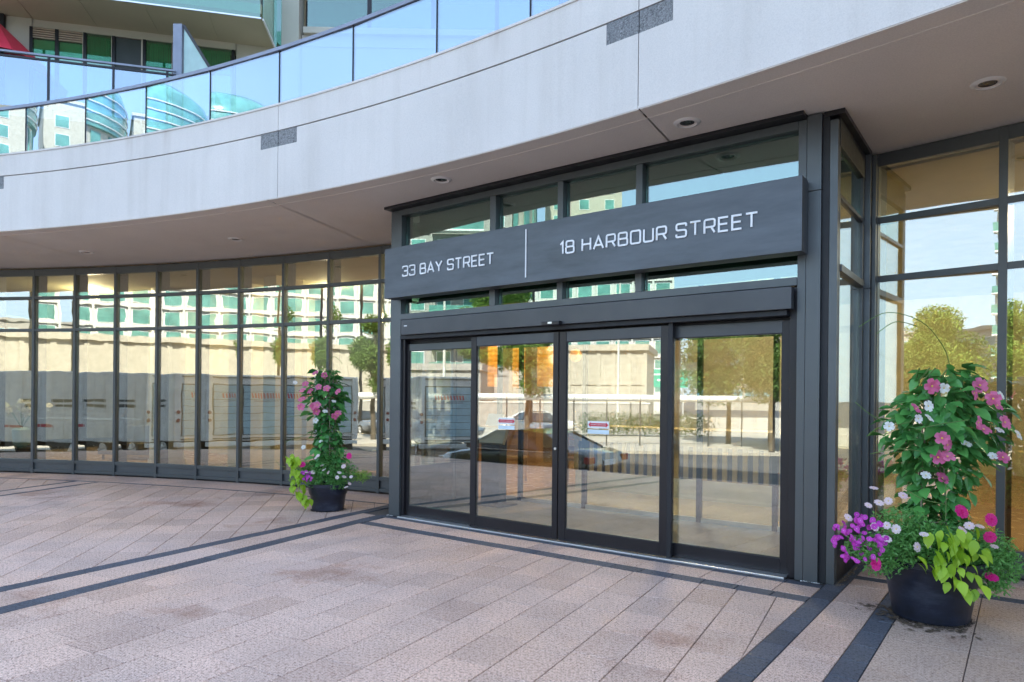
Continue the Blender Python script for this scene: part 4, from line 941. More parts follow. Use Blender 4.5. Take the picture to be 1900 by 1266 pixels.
for _ in range(46):
    y = rr.uniform(780, 1130); x = 190 + rr.uniform(-45, 35) + (y - 780) * .15 + (35 if y > 1050 else 0); limes.append((*LP(x, y), .16 + rr.random() * .1))
vst = [rounded3([(LP(240, 800)[0], -.15, LP(0, 800)[1]), (LP(190, 850)[0], -.2, LP(0, 850)[1]), (LP(210, 980)[0], -.2, LP(0, 980)[1]), (LP(260, 1120)[0], -.2, LP(0, 1120)[1])])]
CX['planted_pot_left'] = [(0.4, .0), (0.8, .02), (1.2, -.03), (1.6, -.05), (2.0, -.05)]
column = [(0.45, .18), (.75, .19), (.95, .16), (1.15, .15), (1.35, .22), (1.55, .25), (1.72, .16), (1.90, .07)]
arcs = [[(LP(400, 110)[0], 0, LP(0, 110)[1]), (LP(470, 60)[0], 0, LP(0, 60)[1]), (LP(530, 110)[0], 0, LP(0, 110)[1])], [(LP(300, 480)[0], -.1, LP(0, 480)[1]), (LP(200, 490)[0], -.1, LP(0, 490)[1]), (LP(120, 500)[0], 0, LP(0, 500)[1])],
        [(LP(300, 620)[0], -.1, LP(0, 620)[1]), (LP(200, 650)[0], -.1, LP(0, 650)[1]), (LP(120, 680)[0], 0, LP(0, 680)[1])], [(LP(140, 860)[0], -.1, LP(0, 860)[1]), (LP(90, 850)[0], -.1, LP(0, 850)[1]), (LP(55, 810)[0], 0, LP(0, 810)[1])]]
bush = [(-.24, -.08, .52, .19, 560), (.0, -.12, .55, .22, 700), (.22, -.08, .50, .21, 640), (.14, -.16, .38, .14, 320), (-.12, -.18, .40, .12, 220), (.0, .08, .55, .2, 300), (.05, -.1, .72, .14, 240)]
mk('planted_pot_left', (-7.42, 5.83, 0.0), 'dark plastic pot with a tall narrow mandevilla in front of the curved window wall', 137, 610, 944, (.205, .262, .36), column, pinks, whites, mags, pales, hots, (limes, vst), [(.44, -.05, .46, .15, 600), (-.36, -.05, .58, .14, 380), (-.40, -.08, .40, .10, 200)], arcs, bush, 9, 230)
# soil spill and dead leaves beside the right pot
sp_ = MB(); rg = random.Random(4)
for _ in range(150):
    a = rg.uniform(2.6, 5.2); r_ = .24 + abs(rg.gauss(0, .09)); p = Vector((-0.53 + r_ * math.cos(a + .644 - .3), 5.62 + r_ * math.sin(a + .644 - .3), 0.004)); s = rg.uniform(.008, .03); b = rg.uniform(0, 6.28)
    sp_.add([(p.x + s * math.cos(b + k * 1.57) * (1 if k % 2 else .5), p.y + s * math.sin(b + k * 1.57) * (1 if k % 2 else .5), p.z + rg.uniform(0, .006)) for k in range(4)], [(0, 1, 2, 3)])
tag(sp_.build('leaf_litter', mat('dead_leaf', (.10, .07, .045), .9, var=.5, nscale=40)), 'scatter of dead leaves and soil at the foot of the larger flower pot', 'leaf litter', kind='stuff')
sp_ = MB()
for _ in range(260):
    yy = rg.uniform(6.0, 7.1); p = Vector((-1.235 + abs(rg.gauss(0, .02)), yy, .003)); s = rg.uniform(.004, .016); b = rg.uniform(0, 6.28)
    sp_.add([(p.x + s * math.cos(b + k * 1.57) * (1 if k % 2 else .4), p.y + s * math.sin(b + k * 1.57) * (1 if k % 2 else .4), p.z + rg.uniform(0, .006)) for k in range(4)], [(0, 1, 2, 3)])
tag(sp_.build('leaf_litter', mat('dead_petal', (.26, .19, .12), .9, var=.5, nscale=40)), 'line of dry debris along the side base of the entrance box', 'leaf litter', kind='stuff')

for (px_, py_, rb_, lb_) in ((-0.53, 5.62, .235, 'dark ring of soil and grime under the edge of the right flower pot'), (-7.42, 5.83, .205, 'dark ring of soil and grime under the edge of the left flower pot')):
    gr = MB()  # dark litter bits packed round each base stand in for contact shade
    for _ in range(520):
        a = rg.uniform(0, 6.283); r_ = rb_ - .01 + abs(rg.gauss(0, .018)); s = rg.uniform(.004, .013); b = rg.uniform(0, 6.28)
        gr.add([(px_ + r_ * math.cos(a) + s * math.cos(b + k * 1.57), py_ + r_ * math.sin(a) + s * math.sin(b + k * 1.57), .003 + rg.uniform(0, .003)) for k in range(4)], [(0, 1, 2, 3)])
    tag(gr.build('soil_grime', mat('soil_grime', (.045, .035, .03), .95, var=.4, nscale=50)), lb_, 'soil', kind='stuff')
# ================================================================== BUILDING ABOVE
M['green_blind'] = mat('green_blind', (0.08, 0.42, 0.20), .6)
tw = empty('tower_wing', (-15, 9, 7), 0, 'beige concrete apartment wing with green tinted windows behind the curved balustrade', 'building')
W0 = Vector((-17.24, 5.59)); dW = Vector((.6437, .7653)).normalized(); nW = Vector((dW.y, -dW.x))  # nW faces the street
TW = Matrix(((dW.x, -nW.x, 0, W0.x), (dW.y, -nW.y, 0, W0.y), (0, 0, 1, 0), (0, 0, 0, 1)))   # local x along the wall, local y into the building
def twb(nm, mt, *b, bevel=0.0, par=tw): return wb(MB().box(*b, TW).build(nm, mt, par, bevel=bevel))
twb('wall', M['beige'], -4.0, -0.62, 0.02, .3, 7.0, 9.6); twb('wall', M['beige'], 4.12, 5.2, 0.02, .3, 7.0, 9.6); twb('wall', M['beige'], -.30, 4.11, .0, .3, 9.44, 9.6)
twb('dark_panel', mat('grey_panel', (.10, .11, .11), .6), -1.6, -.63, -.06, 0.0, 7.0, 9.5)
twb('downpipe', M['black'], -.62, -.52, -.1, 0, 7.0, 9.6); twb('pier', M['beige'], -.5, -.02, -.02, .3, 7.0, 9.6)
spans = [(0, .43, 'blind'), (.5, .97, 'blind'), (1.04, 1.54, 'drape'), (1.61, 2.14, 'grey'), (2.23, 2.77, 'drape'), (2.84, 3.28, 'drape'), (3.34, 4.03, 'drape')]
M['blind_l'] = mat('green_roller_blind', (0.20, .62, .32), .6); M['grey_pan'] = mat('charcoal_panel', (.05, .06, .06), .6)
for i, (a, b, k) in enumerate(spans):
    f = twb('window', M['door'], a - .06, a, -.03, .06, 7.0, 9.43)
    nx = spans[i + 1][0] - .06 if i + 1 < len(spans) else b + .06
    twb('frame', M['beige'] if i in (1, 2, 3, 4) else M['door'], b, nx, -.03, .06, 7.0, 9.43, par=f)
    top = 9.18 if k == 'blind' else 9.42
    if k == 'grey': twb('panel', M['grey_pan'], a, b, .02, .05, 7.0, 9.42, par=f)
    else:
        twb('pane', M['glass_green'], a, b, .0, .01, 7.0, top, par=f)
        if k == 'blind':
            twb('blind', M['blind_l'], a, b, .04, .05, 7.0, top, par=f)
            for q in range(5): twb('louvre', mat('louvre_tan', (.45, .34, .25), .6), a, b, -.02 + .0, .02, 9.20 + q * .048, 9.228 + q * .048, par=f)
        else:
            n = int((b - a) / .05); mb = MB()
            for q in range(n):
                mb.box(a + q * .05, a + q * .05 + .042, .05 + .006 * (q % 2), .06 + .006 * (q % 2), 7.0, 9.40, TW)
            wb(mb.build('curtain', M['green_blind'], f))
    twb('back', M['black'], a - .05, b + .05, .25, .3, 7, 9.43, par=f)
# floor slab with balustrade (upper) -- world polygon
def wpoly(nm, mt, poly, z0, z1, par=tw): return wb(MB().prism(poly, z0, z1).build(nm, mt, par))
ext = Vector((-13.03, 8.38)); far_ = ext - dW * 9.0
wpoly('balcony_slab', M['slab'], [tuple(far_), tuple(ext), (-13.96, 9.33), tuple(W0 + dW * 5.0 - nW * .3), tuple(W0 - dW * 5 - nW * .3)], 9.60, 9.80)
for k in range(5):   # formwork seams as shallow ribs
    p = ext - dW * (1.1 + k * 1.25) - nW * .05; q = p - nW * 2.3
    e = (dW * .008); wpoly('form_seam', M['slab'], [tuple(p - e), tuple(p + e), tuple(q + e), tuple(q - e)], 9.592, 9.60)
ub = empty('upper_balustrade', (-13.6, 7.7, 9.8), 0, 'green glass balustrade on the upper balcony slab at the top of the picture', 'balustrade')
pts_e = [ext - dW * 2.6 * k for k in range(0, 4)]
for k in range(3):
    a, b = pts_e[k + 1] + dW * .02, pts_e[k] - dW * .02; o = nW * .04
    wb(MB().prism([tuple(a + o), tuple(b + o), tuple(b + o * .7), tuple(a + o * .7)], 9.50, 10.9).build('glass_pane', M['glass_green'], ub))
    wb(MB().box(-.02, .02, -.02, .02, 9.5, 10.9, Matrix.Translation((*(pts_e[k + 1] + nW * .01), 0))).build('post', M['door'], ub))
wb(MB().prism([tuple(pts_e[3] + nW * .045), tuple(ext + nW * .045), tuple(ext + nW * .02), tuple(pts_e[3] + nW * .02)], 9.47, 9.50).build('bottom_rail', M['alu'], ub))
c2 = Vector((-13.96, 9.33)); dd = (c2 - ext).normalized(); nn = Vector((-dd.y, dd.x)) * -1
wb(MB().prism([tuple(ext + nn * .04), tuple(c2 + nn * .04), tuple(c2 + nn * .03), tuple(ext + nn * .03)], 9.50, 10.9).build('glass_pane', M['glass_green'], ub))
wb(MB().prism([tuple(ext + nn * .05), tuple(c2 + nn * .05), tuple(c2 + nn * .02), tuple(ext + nn * .02)], 9.46, 9.50).build('bottom_rail', M['white'], ub))
# lower wing slab, its railing
wpoly('lower_slab', M['slab'], [tuple(W0 - dW * 5 + nW * 1.9), tuple(W0 + dW * 1.95 + nW * 1.9), tuple(W0 + dW * 5.2 + nW * .2), tuple(W0 + dW * 5.2 - nW * .3), tuple(W0 - dW * 5 - nW * .3)], 6.80, 6.99)
lr = empty('wing_railing', (-14.8, 5.8, 7.0), 0, 'blue tinted glass railing with dark double handrail in front of the green curtained windows', 'railing')
r0 = Vector((-15.73, 4.56)); r1 = Vector((-13.81, 6.97)); dr = (r1 - r0).normalized(); nr = Vector((dr.y, -dr.x)); Lr = (r1 - r0).length
TR = Matrix(((dr.x, -nr.x, 0, r0.x), (dr.y, -nr.y, 0, r0.y), (0, 0, 1, 0), (0, 0, 0, 1)))
wb(MB().box(-5, Lr, -.03, .03, 8.035, 8.07, TR).build('handrail', M['pvc'], lr)); wb(MB().box(-5, Lr, -.02, .02, 7.95, 7.985, TR).build('lower_rail', M['door'], lr))
for s in (-4.9, -3.6, -2.4, -1.1, .82, 1.95, 2.92): wb(MB().box(s - .02, s + .02, -.02, .02, 6.99, 8.035, TR).build('post', M['door'], lr))
for a, b in ((-4.88, -3.62), (-3.58, -2.42), (-2.38, -1.12), (-1.08, .80), (.84, 1.93), (1.97, 2.90)): wb(MB().box(a, b, -.006, .006, 6.99, 7.94, TR).build('glass_pane', M['glass_rail'], lr))
ps = empty('privacy_screen', (-13.9, 7.05, 7.0), 0, 'tall blue grey post with a slanted frosted glass divider rising behind the balustrade', 'screen')
wb(MB().box(-.09, .09, -.05, .05, 7.0, 9.06, Matrix.Translation((-13.9, 7.06, 0)) @ Matrix.Rotation(YAW, 4, 'Z')).build('post', M['pvc'], ps, bevel=.004))
qa, qb = Vector((-13.80, 7.12, 9.0)), Vector((-12.70, 7.15, 7.75)); pe = Vector((.03, .05, 0))
wb(MB().add([qa, qb, (qb.x, qb.y, 7.0), (qa.x, qa.y, 7.0), qa + pe * .3, qb + pe * .3, (qb.x + .01, qb.y + .015, 7.0), (qa.x + .01, qa.y + .015, 7.0)], [(0, 1, 2, 3), (4, 7, 6, 5), (0, 4, 5, 1)]).build('glass_pane', mat('frosted_glass', (.42, .60, .60), .5), ps))
wb(MB().tube([qa + Vector((0, 0, .03)), qb], .035, 4).build('frame', M['door'], ps))
# red umbrella on the far left
um = empty('red_parasol', (-17.1, 4.9, 7.0), 0, 'red parasol with white lettering half cut off at the upper left edge', 'parasol')
ump = Vector((-16.62, 5.0, 0))
wb(MB().tube([(-17.15, 4.9, 7.0), (-17.15, 4.9, 9.2)], .025, 8).build('pole', M['white'], um))
mb = MB(); tip = (-17.15, 4.9, 9.25); ringp = [(-17.15 + .95 * math.cos(k * math.pi / 4), 4.9 + .95 * math.sin(k * math.pi / 4), 8.35) for k in range(8)]
mb.add([tip] + ringp, [(0, 1 + k, 1 + (k + 1) % 8) for k in range(8)]); wb(mb.build('canopy', M['red'], um))
# second block right of it: column, wall with window
bk = empty('tower_block', (-12, 11.5, 5), 0, 'beige apartment block with a dark window band behind the balustrade at top centre', 'building')
B0 = Vector((-14.05, 9.47)); dB = Vector((.79, .613)).normalized(); nB = Vector((dB.y, -dB.x))
TB = Matrix(((dB.x, -nB.x, 0, B0.x), (dB.y, -nB.y, 0, B0.y), (0, 0, 1, 0), (0, 0, 0, 1)))
def tb(nm, mt, *b, par=bk): return wb(MB().box(*b, TB).build(nm, mt, par))
tb('column', M['beige'], .12, .52, -.12, .3, 4.7, 13); tb('glass_corner', M['glass_green'], -.35, .10, .0, .02, 4.7, 13); tb('corner_back', M['grey_pan'], -.5, .12, .3, .34, 4.7, 13)
tb('wall', M['beige'], .54, 14, .06, .4, 4.7, 9.98); tb('wall', M['beige'], .54, 14, .06, .4, 10.95, 13); tb('sill', M['beige'], .6, 14, -.05, .06, 9.98, 10.12); tb('string_course', M['beige'], .54, 14, .03, .06, 9.70, 9.74)
tb('window_back', M['black'], .54, 14, .38, .42, 10.1, 10.95)
for k in range(9):
    a = .66 + k * 1.5; f = tb('window', M['alu'], a, a + 1.4, .07, .10, 10.12, 10.17); tb('pane', M['glass_green'], a, a + 1.4, .08, .09, 10.18, 10.9, par=f); tb('mullion', M['door'], a + 1.4, a + 1.5, .06, .12, 10.12, 10.95, par=f)
# unseen tower mass added above, its height set to shade the forecourt
hi = empty('condominium_tower', (-8, 20, 13), 0, 'tall beige apartment tower rising above the entrance', 'building')
wb(MB().box(-60, 40, 13.5, 30, 13.0, 25.0).build('wall', M['beige'], hi)); wb(MB().box(-60, -13, 9.8, 13.4, 13.0, 22.0).build('wall', M['beige'], hi)); wb(MB().box(-60, 40, 17.5, 30, 4.8, 13.0).build('wall', M['beige'], hi))
wb(MB().prism([(-13.0, 9.0), (-5, 13.4), (-13.0, 13.4)], 13.02, 13.3).build('balcony_slab', M['slab'], hi))
wb(MB().prism([(-30, -4), (-19.2, 3.6), (-16.5, 7.2), (-14.5, 9.7), (-60, 9.7)], 10.6, 33).build('wall', M['beige'], hi)) if False else None

# ================================================================== ACROSS THE STREET (seen mirrored in the glass)
def mirror_pt(u, v, D, yp=6.05):
    a, b = u - 950, v - 740; c, s = math.cos(ROLL), math.sin(ROLL); r = (c * a + s * b) / 1272.2; d = -(-s * a + c * b) / 1272.2
    cy, sy_ = math.cos(YAW), math.sin(YAW)
    return Vector(((-sy_ + cy * r) * D, 2 * yp - (cy + sy_ * r) * D, 1.5 + d * D))
STZ = -0.7
def box_building(name, label, x, y, ang, wid, dep, hgt, wall, floors, bays, zf0, fh, pane, win_w=.62, win_h=.62, proud=.25, sides=True, cat='building', balc=0, group=None):
    root = empty(name, (x, y, STZ), R(ang), label, cat, group)
    MB().box(-wid / 2, wid / 2, -dep, 0, 0, hgt).build('wall', wall, root)
    MB().box(-wid / 2 - .3, wid / 2 + .3, -dep - .3, .3, hgt, hgt + .5).build('roof', wall, root)
    bw = wid / bays
    fr = MB().box(-bw * win_w / 2 - .08, bw * win_w / 2 + .08, 0.0, .08, -fh * win_h / 2 - .08, fh * win_h / 2 + .08).mesh('frame', M['white'])
    pn = MB().box(-bw * win_w / 2, bw * win_w / 2, .081, .10, -fh * win_h / 2, fh * win_h / 2).mesh('window', pane)
    for f in range(floors):
        for b in range(bays):
            T = Matrix.Translation((-wid / 2 + (b + .5) * bw, 0, zf0 + (f + .5) * fh))
            o = inst('window', fr, root, T); inst('pane', pn, o, Matrix.Identity(4))
    if proud:
        g = MB()
        for f in range(floors + 1): g.box(-wid / 2, wid / 2, .0, proud, zf0 + f * fh - .18, zf0 + f * fh + .18)
        for b in range(bays + 1): g.box(-wid / 2 + b * bw - .16, -wid / 2 + b * bw + .16, .001, proud + .01, 0, hgt - .01)
        g.build('facade_grid', wall, root)
    if balc:
        for f in range(floors):
            MB().box(-wid / 2 * balc, wid / 2 * balc, .3, 1.6, zf0 + f * fh - .1, zf0 + f * fh + .1).build('balcony_slab', M['white'], root)
            MB().box(-wid / 2 * balc, wid / 2 * balc, 1.5, 1.55, zf0 + f * fh + .1, zf0 + f * fh + 1.15).build('balcony_glass', M['teal'], root)
    return root
M['teal'] = mat('teal_window_glass', (0.12, .30, .26), .12, .0, var=.3, nscale=.5, spec=.8)
M['teal2'] = mat('blue_window_glass', (0.16, .30, .34), .10, .0, var=.4, nscale=.4, spec=.8)
M['wwall'] = mat('white_precast', (.62, .61, .57), .8); M['gwall'] = mat('grey_precast', (.36, .34, .31), .8); M['bwall'] = mat('beige_precast', (.46, .42, .34), .8)
box_building('white_grid_tower', 'pale apartment tower with a white window grid mirrored in the curved window wall', -55.3, -83, -24.4, 24.5, 16, 30, M['wwall'], 9, 8, 3, 3.0, M['teal'], .68, .66, .35)
box_building('podium_building', 'long low beige building mirrored behind the truck in the curved window wall', -30.5, -37.5, -20, 11.5, 8, 6.3, M['bwall'], 0, 9, 3.6, 2.2, M['teal2'], .5, .35, .08)
box_building('grey_apartment_block', 'grey apartment block with green balconies mirrored left of the sliding doors', *mirror_pt(845, 740, 78)[:2], -37, 12, 12, 24, M['gwall'], 6, 4, 5, 3.2, M['teal'], .5, .5, .1, balc=.5)
box_building('white_office', 'low white office with a band of windows mirrored beside the left sliding door', *mirror_pt(815, 740, 52)[:2], -30, 6, 8, 4.3, M['gwall'], 1, 6, 2.4, 1.6, M['teal2'], .8, .7, .1)
box_building('balcony_tower', 'slender tower of stacked balconies mirrored in the right window wall', -12.2, -106, -5, 9, 12, 62, M['wwall'], 19, 4, 3, 3.0, M['teal'], .6, .6, .1, balc=1.12)
box_building('distant_office', 'wide flat roofed office block mirrored beyond the trees in the right window wall', -34, -150, -8, 60, 20, 17, M['gwall'], 4, 16, 2, 3.6, M['teal2'], .8, .5, .0)
box_building('beige_rear_tower', 'plain beige tower mirrored in the left part of the glass balustrade', -70, -104, -35, 15, 15, 50, M['bwall'], 13, 3, 8, 3.1, M['teal'], .35, .6, .0)
rt = empty('round_top_tower', (-82, -88, STZ), 0, 'tower with a rounded green glass crown mirrored in the glass balustrade', 'building')
MB().lathe([(9.6, 0), (9.6, 42)], seg=40).build('wall', M['bwall'], rt, smooth=True)
MB().lathe([(10.2, 42), (10.2, 47.5), (9.5, 49.5), (7.0, 51.5), (3.5, 52.5), (0.1, 52.7)], seg=40).build('crown', M['teal'], rt, smooth=True)
for k in range(20):
    a = k * math.pi / 10; MB().box(9.5, 9.75, -.7, .7, 2, 41.5, Matrix.Rotation(a, 4, 'Z')).build('window', M['teal'], rt)
for k in range(4): MB().lathe([(10.25, 42.6 + k * 1.5), (10.35, 42.65 + k * 1.5), (10.35, 42.8 + k * 1.5), (10.25, 42.85 + k * 1.5)], seg=40, cap=False).build('crown_band', M['wwall'], rt)

# trees
def tree(x, y, h, cr, label, seed, cz=None):
    rnd = random.Random(seed); root = empty('street_tree', (x, y, STZ), rnd.uniform(0, 6), label, 'tree', 'street trees mirrored in the glass')
    tk = MB(); tk.tube([(0, 0, 0), (.05, .02, h * .25), (-.04, .03, h * .5), (0, 0, h * .85)], .13, 9, .04)
    blobs = []
    for k in range(11):
        a = rnd.uniform(0, 6.28); z = h * rnd.uniform(.42, .9); rad = cr * rnd.uniform(.35, .75) * (1.1 - .5 * (z / h)); e = Vector((rad * math.cos(a), rad * math.sin(a), z))
        tk.tube([(0, 0, z * .72), tuple(e * .6 + Vector((0, 0, z * .32))), tuple(e)], .045, 6, .012); blobs.append((e, cr * rnd.uniform(.32, .5)))
    tk.build('trunk', mat('bark_%d' % seed, (.10, .08, .06), .9, bscale=20, bstr=.5), root)
    blobs.append((Vector((0, 0, h * .92)), cr * .4)); mb = MB()
    for c, r_ in blobs: small_leaves(mb, c, r_, 1250, .05 + .035 * h * .55, rnd, (1, 1, .8))
    mb.build('crown', TL, root); return root
TL = leafmat('tree_foliage', (0.06, 0.14, 0.02), (0.21, 0.32, 0.05), .6, .35)
for i, (u, D, h, cr, lab) in enumerate([(1350, 33, 7.0, 2.9, 'yellow green tree mirrored in the right fixed door panel'), (1430, 31, 6.8, 2.5, 'leafy tree mirrored at the right edge of the right door panel'), (1560, 34, 6.6, 2.6, 'round tree mirrored behind the larger flower pot'),
        (893, 64, 12.5, 3.2, 'tall tree mirrored in the left sliding door near the pendant lamps'), (962, 62, 12.8, 3.3, 'tree mirrored at the meeting stiles of the sliding doors')]):
    p = mirror_pt(u, 740, D); tree(p.x, p.y, h, cr, lab, 100 + i)
for i, (x, y, h, cr, lab) in enumerate([(-6.6, -21.5, 6.4, 2.6, 'tree mirrored in the middle of the right window wall'), (-3.0, -23.0, 5.6, 2.2, 'tree mirrored next to the balcony tower'), (-18.4, -13.6, 6.2, 1.6, 'yellow green tree mirrored above the left flower pot'), (-8.3, -16.5, 5.6, 2.0, 'broad tree mirrored at the right edge of the right window wall')]):
    tree(x, y, h, cr, lab, 120 + i)
# hedge, low wall, pipe barrier, lamp posts, highway sign
hb = MB(); rg = random.Random(8)
for k in range(26):
    p = mirror_pt(1085 + k * 9, 740, 39 + rg.uniform(-.4, .4)); small_leaves(hb, (p.x, p.y, .1), .75, 260, .13, rg, (1, 1, 1))
tag(hb.build('hedge', leafmat('hedge_leaf', (.02, .07, .015), (.06, .15, .03), .6)), 'clipped green hedge mirrored in the right sliding door', 'hedge', kind='stuff')
pa, pb = mirror_pt(878, 740, 31), mirror_pt(1560, 740, 31); dpb = (pb - pa).normalized(); dpb.z = 0
pbar = empty('pipe_barrier', (pa.x, pa.y, STZ), math.atan2(dpb.y, dpb.x), 'long white pipe barrier on slim posts mirrored across the sliding doors', 'barrier')
LL = (pb - pa).length
nseg = 11
for k in range(nseg): MB().tube([(k * LL / nseg + .02, 0, 2.28), ((k + 1) * LL / nseg - .02, 0, 2.28)], .15, 10).build('pipe', M['white'], pbar, smooth=True)
for k in range(nseg + 1): MB().tube([(k * LL / nseg, .0, 0), (k * LL / nseg, 0, 2.2)], .03, 8).build('post', M['frame'], pbar, smooth=True)
lw = mirror_pt(1000, 740, 50); wl = empty('low_wall', (lw.x, lw.y, STZ), math.atan2(dpb.y, dpb.x), 'low beige wall mirrored behind the black car', 'wall'); MB().box(-22, 8, -.4, 0, 0, 1.9).build('panel', M['gwall'], wl); MB().box(-22.1, 8.1, -.45, .05, 1.9, 2.0).build('coping', M['wwall'], wl)
for u, D, h in ((820, 40, 11), (1147, 45, 11), (985, 37, 9)):
    p = mirror_pt(u, 740, D); lp = empty('lamp_post', (p.x, p.y, STZ), 0, {820: 'slim white lamp post mirrored left of the sliding doors', 1147: 'slim white pole mirrored in the right sliding door', 985: 'dark pole mirrored in the left sliding door'}[u], 'lamp post')
    MB().tube([(0, 0, 0), (0, 0, h)], .10, 10, .06).build('pole', M['wwall'] if u != 985 else M['door'], lp, smooth=True); MB().tube([(0, 0, h), (.6, 0, h + .3), (1.4, 0, h + .35)], .05, 8, .04).build('arm', M['wwall'], lp, smooth=True); MB().box(1.2, 1.8, -.12, .12, h + .25, h + .4).build('lamp_head', M['frame'], lp, bevel=.02)
p = mirror_pt(1238, 740, 74); hs_ = empty('highway_sign', (p.x, p.y, STZ), math.atan2(dpb.y, dpb.x) + .15, 'green highway sign mirrored between the right door leaf and fixed panel', 'sign')
MB().box(-2.1, 2.1, -.05, .05, 3.6, 5.6).build('panel', mat('highway_green', (.0, .36, .25), .4), hs_); MB().box(-2.2, 2.2, .051, .06, 5.55, 5.65).build('edge', M['white'], hs_)
for s in (-1.6, 1.6): MB().box(s - .08, s + .08, -.2, -.06, 0, 5.5).build('post', M['alu'], hs_)
for z, w2 in ((4.9, 1.5), (4.3, 1.1)): MB().box(-w2, w2 * .4, .051, .06, z, z + .16).build('lettering_bar', M['white'], hs_)

# vehicles
def wheel(par, x, y, r, w_=.2):
    t_ = MB(); s = 1 if y > 0 else -1
    prof = [(-w_ / 2, r * .62), (-w_ / 2, r * .93), (-w_ * .35, r), (w_ * .35, r), (w_ / 2, r * .93), (w_ / 2, r * .62)]
    seg = 24; vs = []; fs = []
    for (o_, rad) in prof:
        for k in range(seg): a = k * 2 * math.pi / seg; vs.append((x + rad * math.cos(a), y + o_, r + rad * math.sin(a)))
    for i in range(len(prof)):
        j = (i + 1) % len(prof)
        for k in range(seg): fs.append((i * seg + k, i * seg + (k + 1) % seg, j * seg + (k + 1) % seg, j * seg + k))
    wl_ = MB().add(vs, fs).build('wheel', mat('tyre', (.02, .02, .02), .85), par, smooth=True)
    rm = MB(); rm.tube([(x, y + s * w_ * .30, r), (x, y + s * w_ * .42, r)], r * .62, 20); 
    for k in range(5):
        a = k * 2 * math.pi / 5; rm.tube([(x + r * .12 * math.cos(a), y + s * w_ * .47, r + r * .12 * math.sin(a)), (x + r * .58 * math.cos(a), y + s * w_ * .44, r + r * .58 * math.sin(a))], r * .09, 6)
    rm.build('rim', M['alu'], wl_)
def sedan(x, y, ang, label, paint, seed=0):
    """length along local x, front at +x"""
    root = empty('parked_car', (x, y, STZ), ang, label, 'car')
    st = [(-2.35, .55, .80, .70), (-2.30, .38, .98, .82), (-2.0, .30, 1.06, .90), (-1.4, .24, 1.05, .93), (0, .22, 1.0, .94), (1.0, .22, .98, .93), (1.6, .24, .90, .91), (2.1, .28, .80, .86), (2.35, .36, .68, .72), (2.42, .42, .58, .6)]
    vs = []; nP = 10
    for (sx, zb, zt, hw) in st:
        zm = zb + (zt - zb) * .55
        ring = [(-hw * .86, zb), (-hw, zb + .10), (-hw * 1.01, zm), (-hw * .95, zt - .06), (-hw * .82, zt), (hw * .82, zt), (hw * .95, zt - .06), (hw * 1.01, zm), (hw, zb + .10), (hw * .86, zb)]
        vs += [(sx, a, b) for a, b in ring]
    fs = [(i * nP + k, i * nP + (k + 1) % nP, (i + 1) * nP + (k + 1) % nP, (i + 1) * nP + k) for i in range(len(st) - 1) for k in range(nP)] + [tuple(range(nP - 1, -1, -1)), tuple((len(st) - 1) * nP + k for k in range(nP))]
    MB().add(vs, fs).build('body', paint, root, smooth=True)
    gl = [(-1.75, 1.04, 1.05, .80, .80), (-1.0, 1.03, 1.38, .82, .62), (-.3, 1.01, 1.45, .83, .60), (.4, 1.0, 1.42, .83, .61), (1.25, .97, .99, .80, .78)]
    vs = []
    for (sx, zb, zt, wb_, wt) in gl: vs += [(sx, -wb_, zb), (sx, -wt, zt), (sx, wt, zt), (sx, wb_, zb)]
    fs = [(i * 4 + k, i * 4 + k + 1, i * 4 + k + 5, i * 4 + k + 4) for i in range(4) for k in range(3)]
    MB().add(vs, fs).build('windows', mat('car_glass_%d' % seed, (.02, .025, .03), .06, 0, spec=.9), root)
    rf = MB(); rf.add([(-1.0, -.62, 1.392), (-.3, -.60, 1.462), (.4, -.61, 1.432), (.4, .61, 1.432), (-.3, .60, 1.462), (-1.0, .62, 1.392), (-1.0, -.62, 1.37), (.4, -.61, 1.41), (.4, .61, 1.41), (-1.0, .62, 1.37)], [(0, 1, 4, 5), (1, 2, 3, 4), (0, 6, 7, 2, 1), (5, 4, 3, 8, 9), (0, 5, 9, 6), (2, 7, 8, 3)]); rf.build('roof', paint, root)
    for s in (-1, 1):
        MB().tube([(-1.0, s * .63, 1.385), (-1.72, s * .80, 1.05)], .035, 6).build('pillar', paint, root); MB().tube([(.4, s * .62, 1.425), (1.25, s * .80, .99)], .03, 6).build('pillar', paint, root); MB().tube([(-.1, s * .62, 1.44), (-.05, s * .84, 1.0)], .03, 6).build('pillar', M['black'], root)
        MB().box(-2.36, -2.22, s * .78 - .14, s * .78 + .14, .78, .93).build('tail_light', mat('tail_red', (.35, .01, .01), .2, spec=.8), root, bevel=.02)
        MB().box(2.2, 2.36, s * .62 - .16, s * .62 + .16, .58, .70).build('headlight', M['alu'], root, bevel=.02)
        MB().box(.95, 1.15, s * 1.0 - .08, s * 1.0 + .08, .98, 1.12).build('mirror', paint, root, bevel=.03)
        MB().box(-1.2, 1.0, s * .945 - .008, s * .945 + .008, .985, 1.005).build('chrome_strip', M['alu'], root)
        for wx in (-1.42, 1.45): wheel(root, wx, s * .84, .33)
    MB().box(-2.375, -2.33, -.26, .26, .72, .84).build('number_plate', M['white'], root); MB().box(-2.40, -2.28, -.8, .8, .34, .44).build('bumper', M['black'], root, bevel=.02)
    return root
P_black = mat('black_car_paint', (.008, .008, .01), .12, 0, spec=.8, coat=1.0); P_grey = mat('grey_car_paint', (.22, .24, .27), .2, .4, coat=.8); P_white = mat('white_car_paint', (.75, .75, .74), .2, coat=.8)
sedan(-9.95, -1.72, math.pi, 'black sedan parked at the kerb mirrored in the sliding doors', P_black, 1)
p = mirror_pt(1000, 740, 44); sedan(p.x, p.y, math.atan2(dpb.y, dpb.x), 'white car mirrored beyond the roof of the black sedan', P_white, 2)
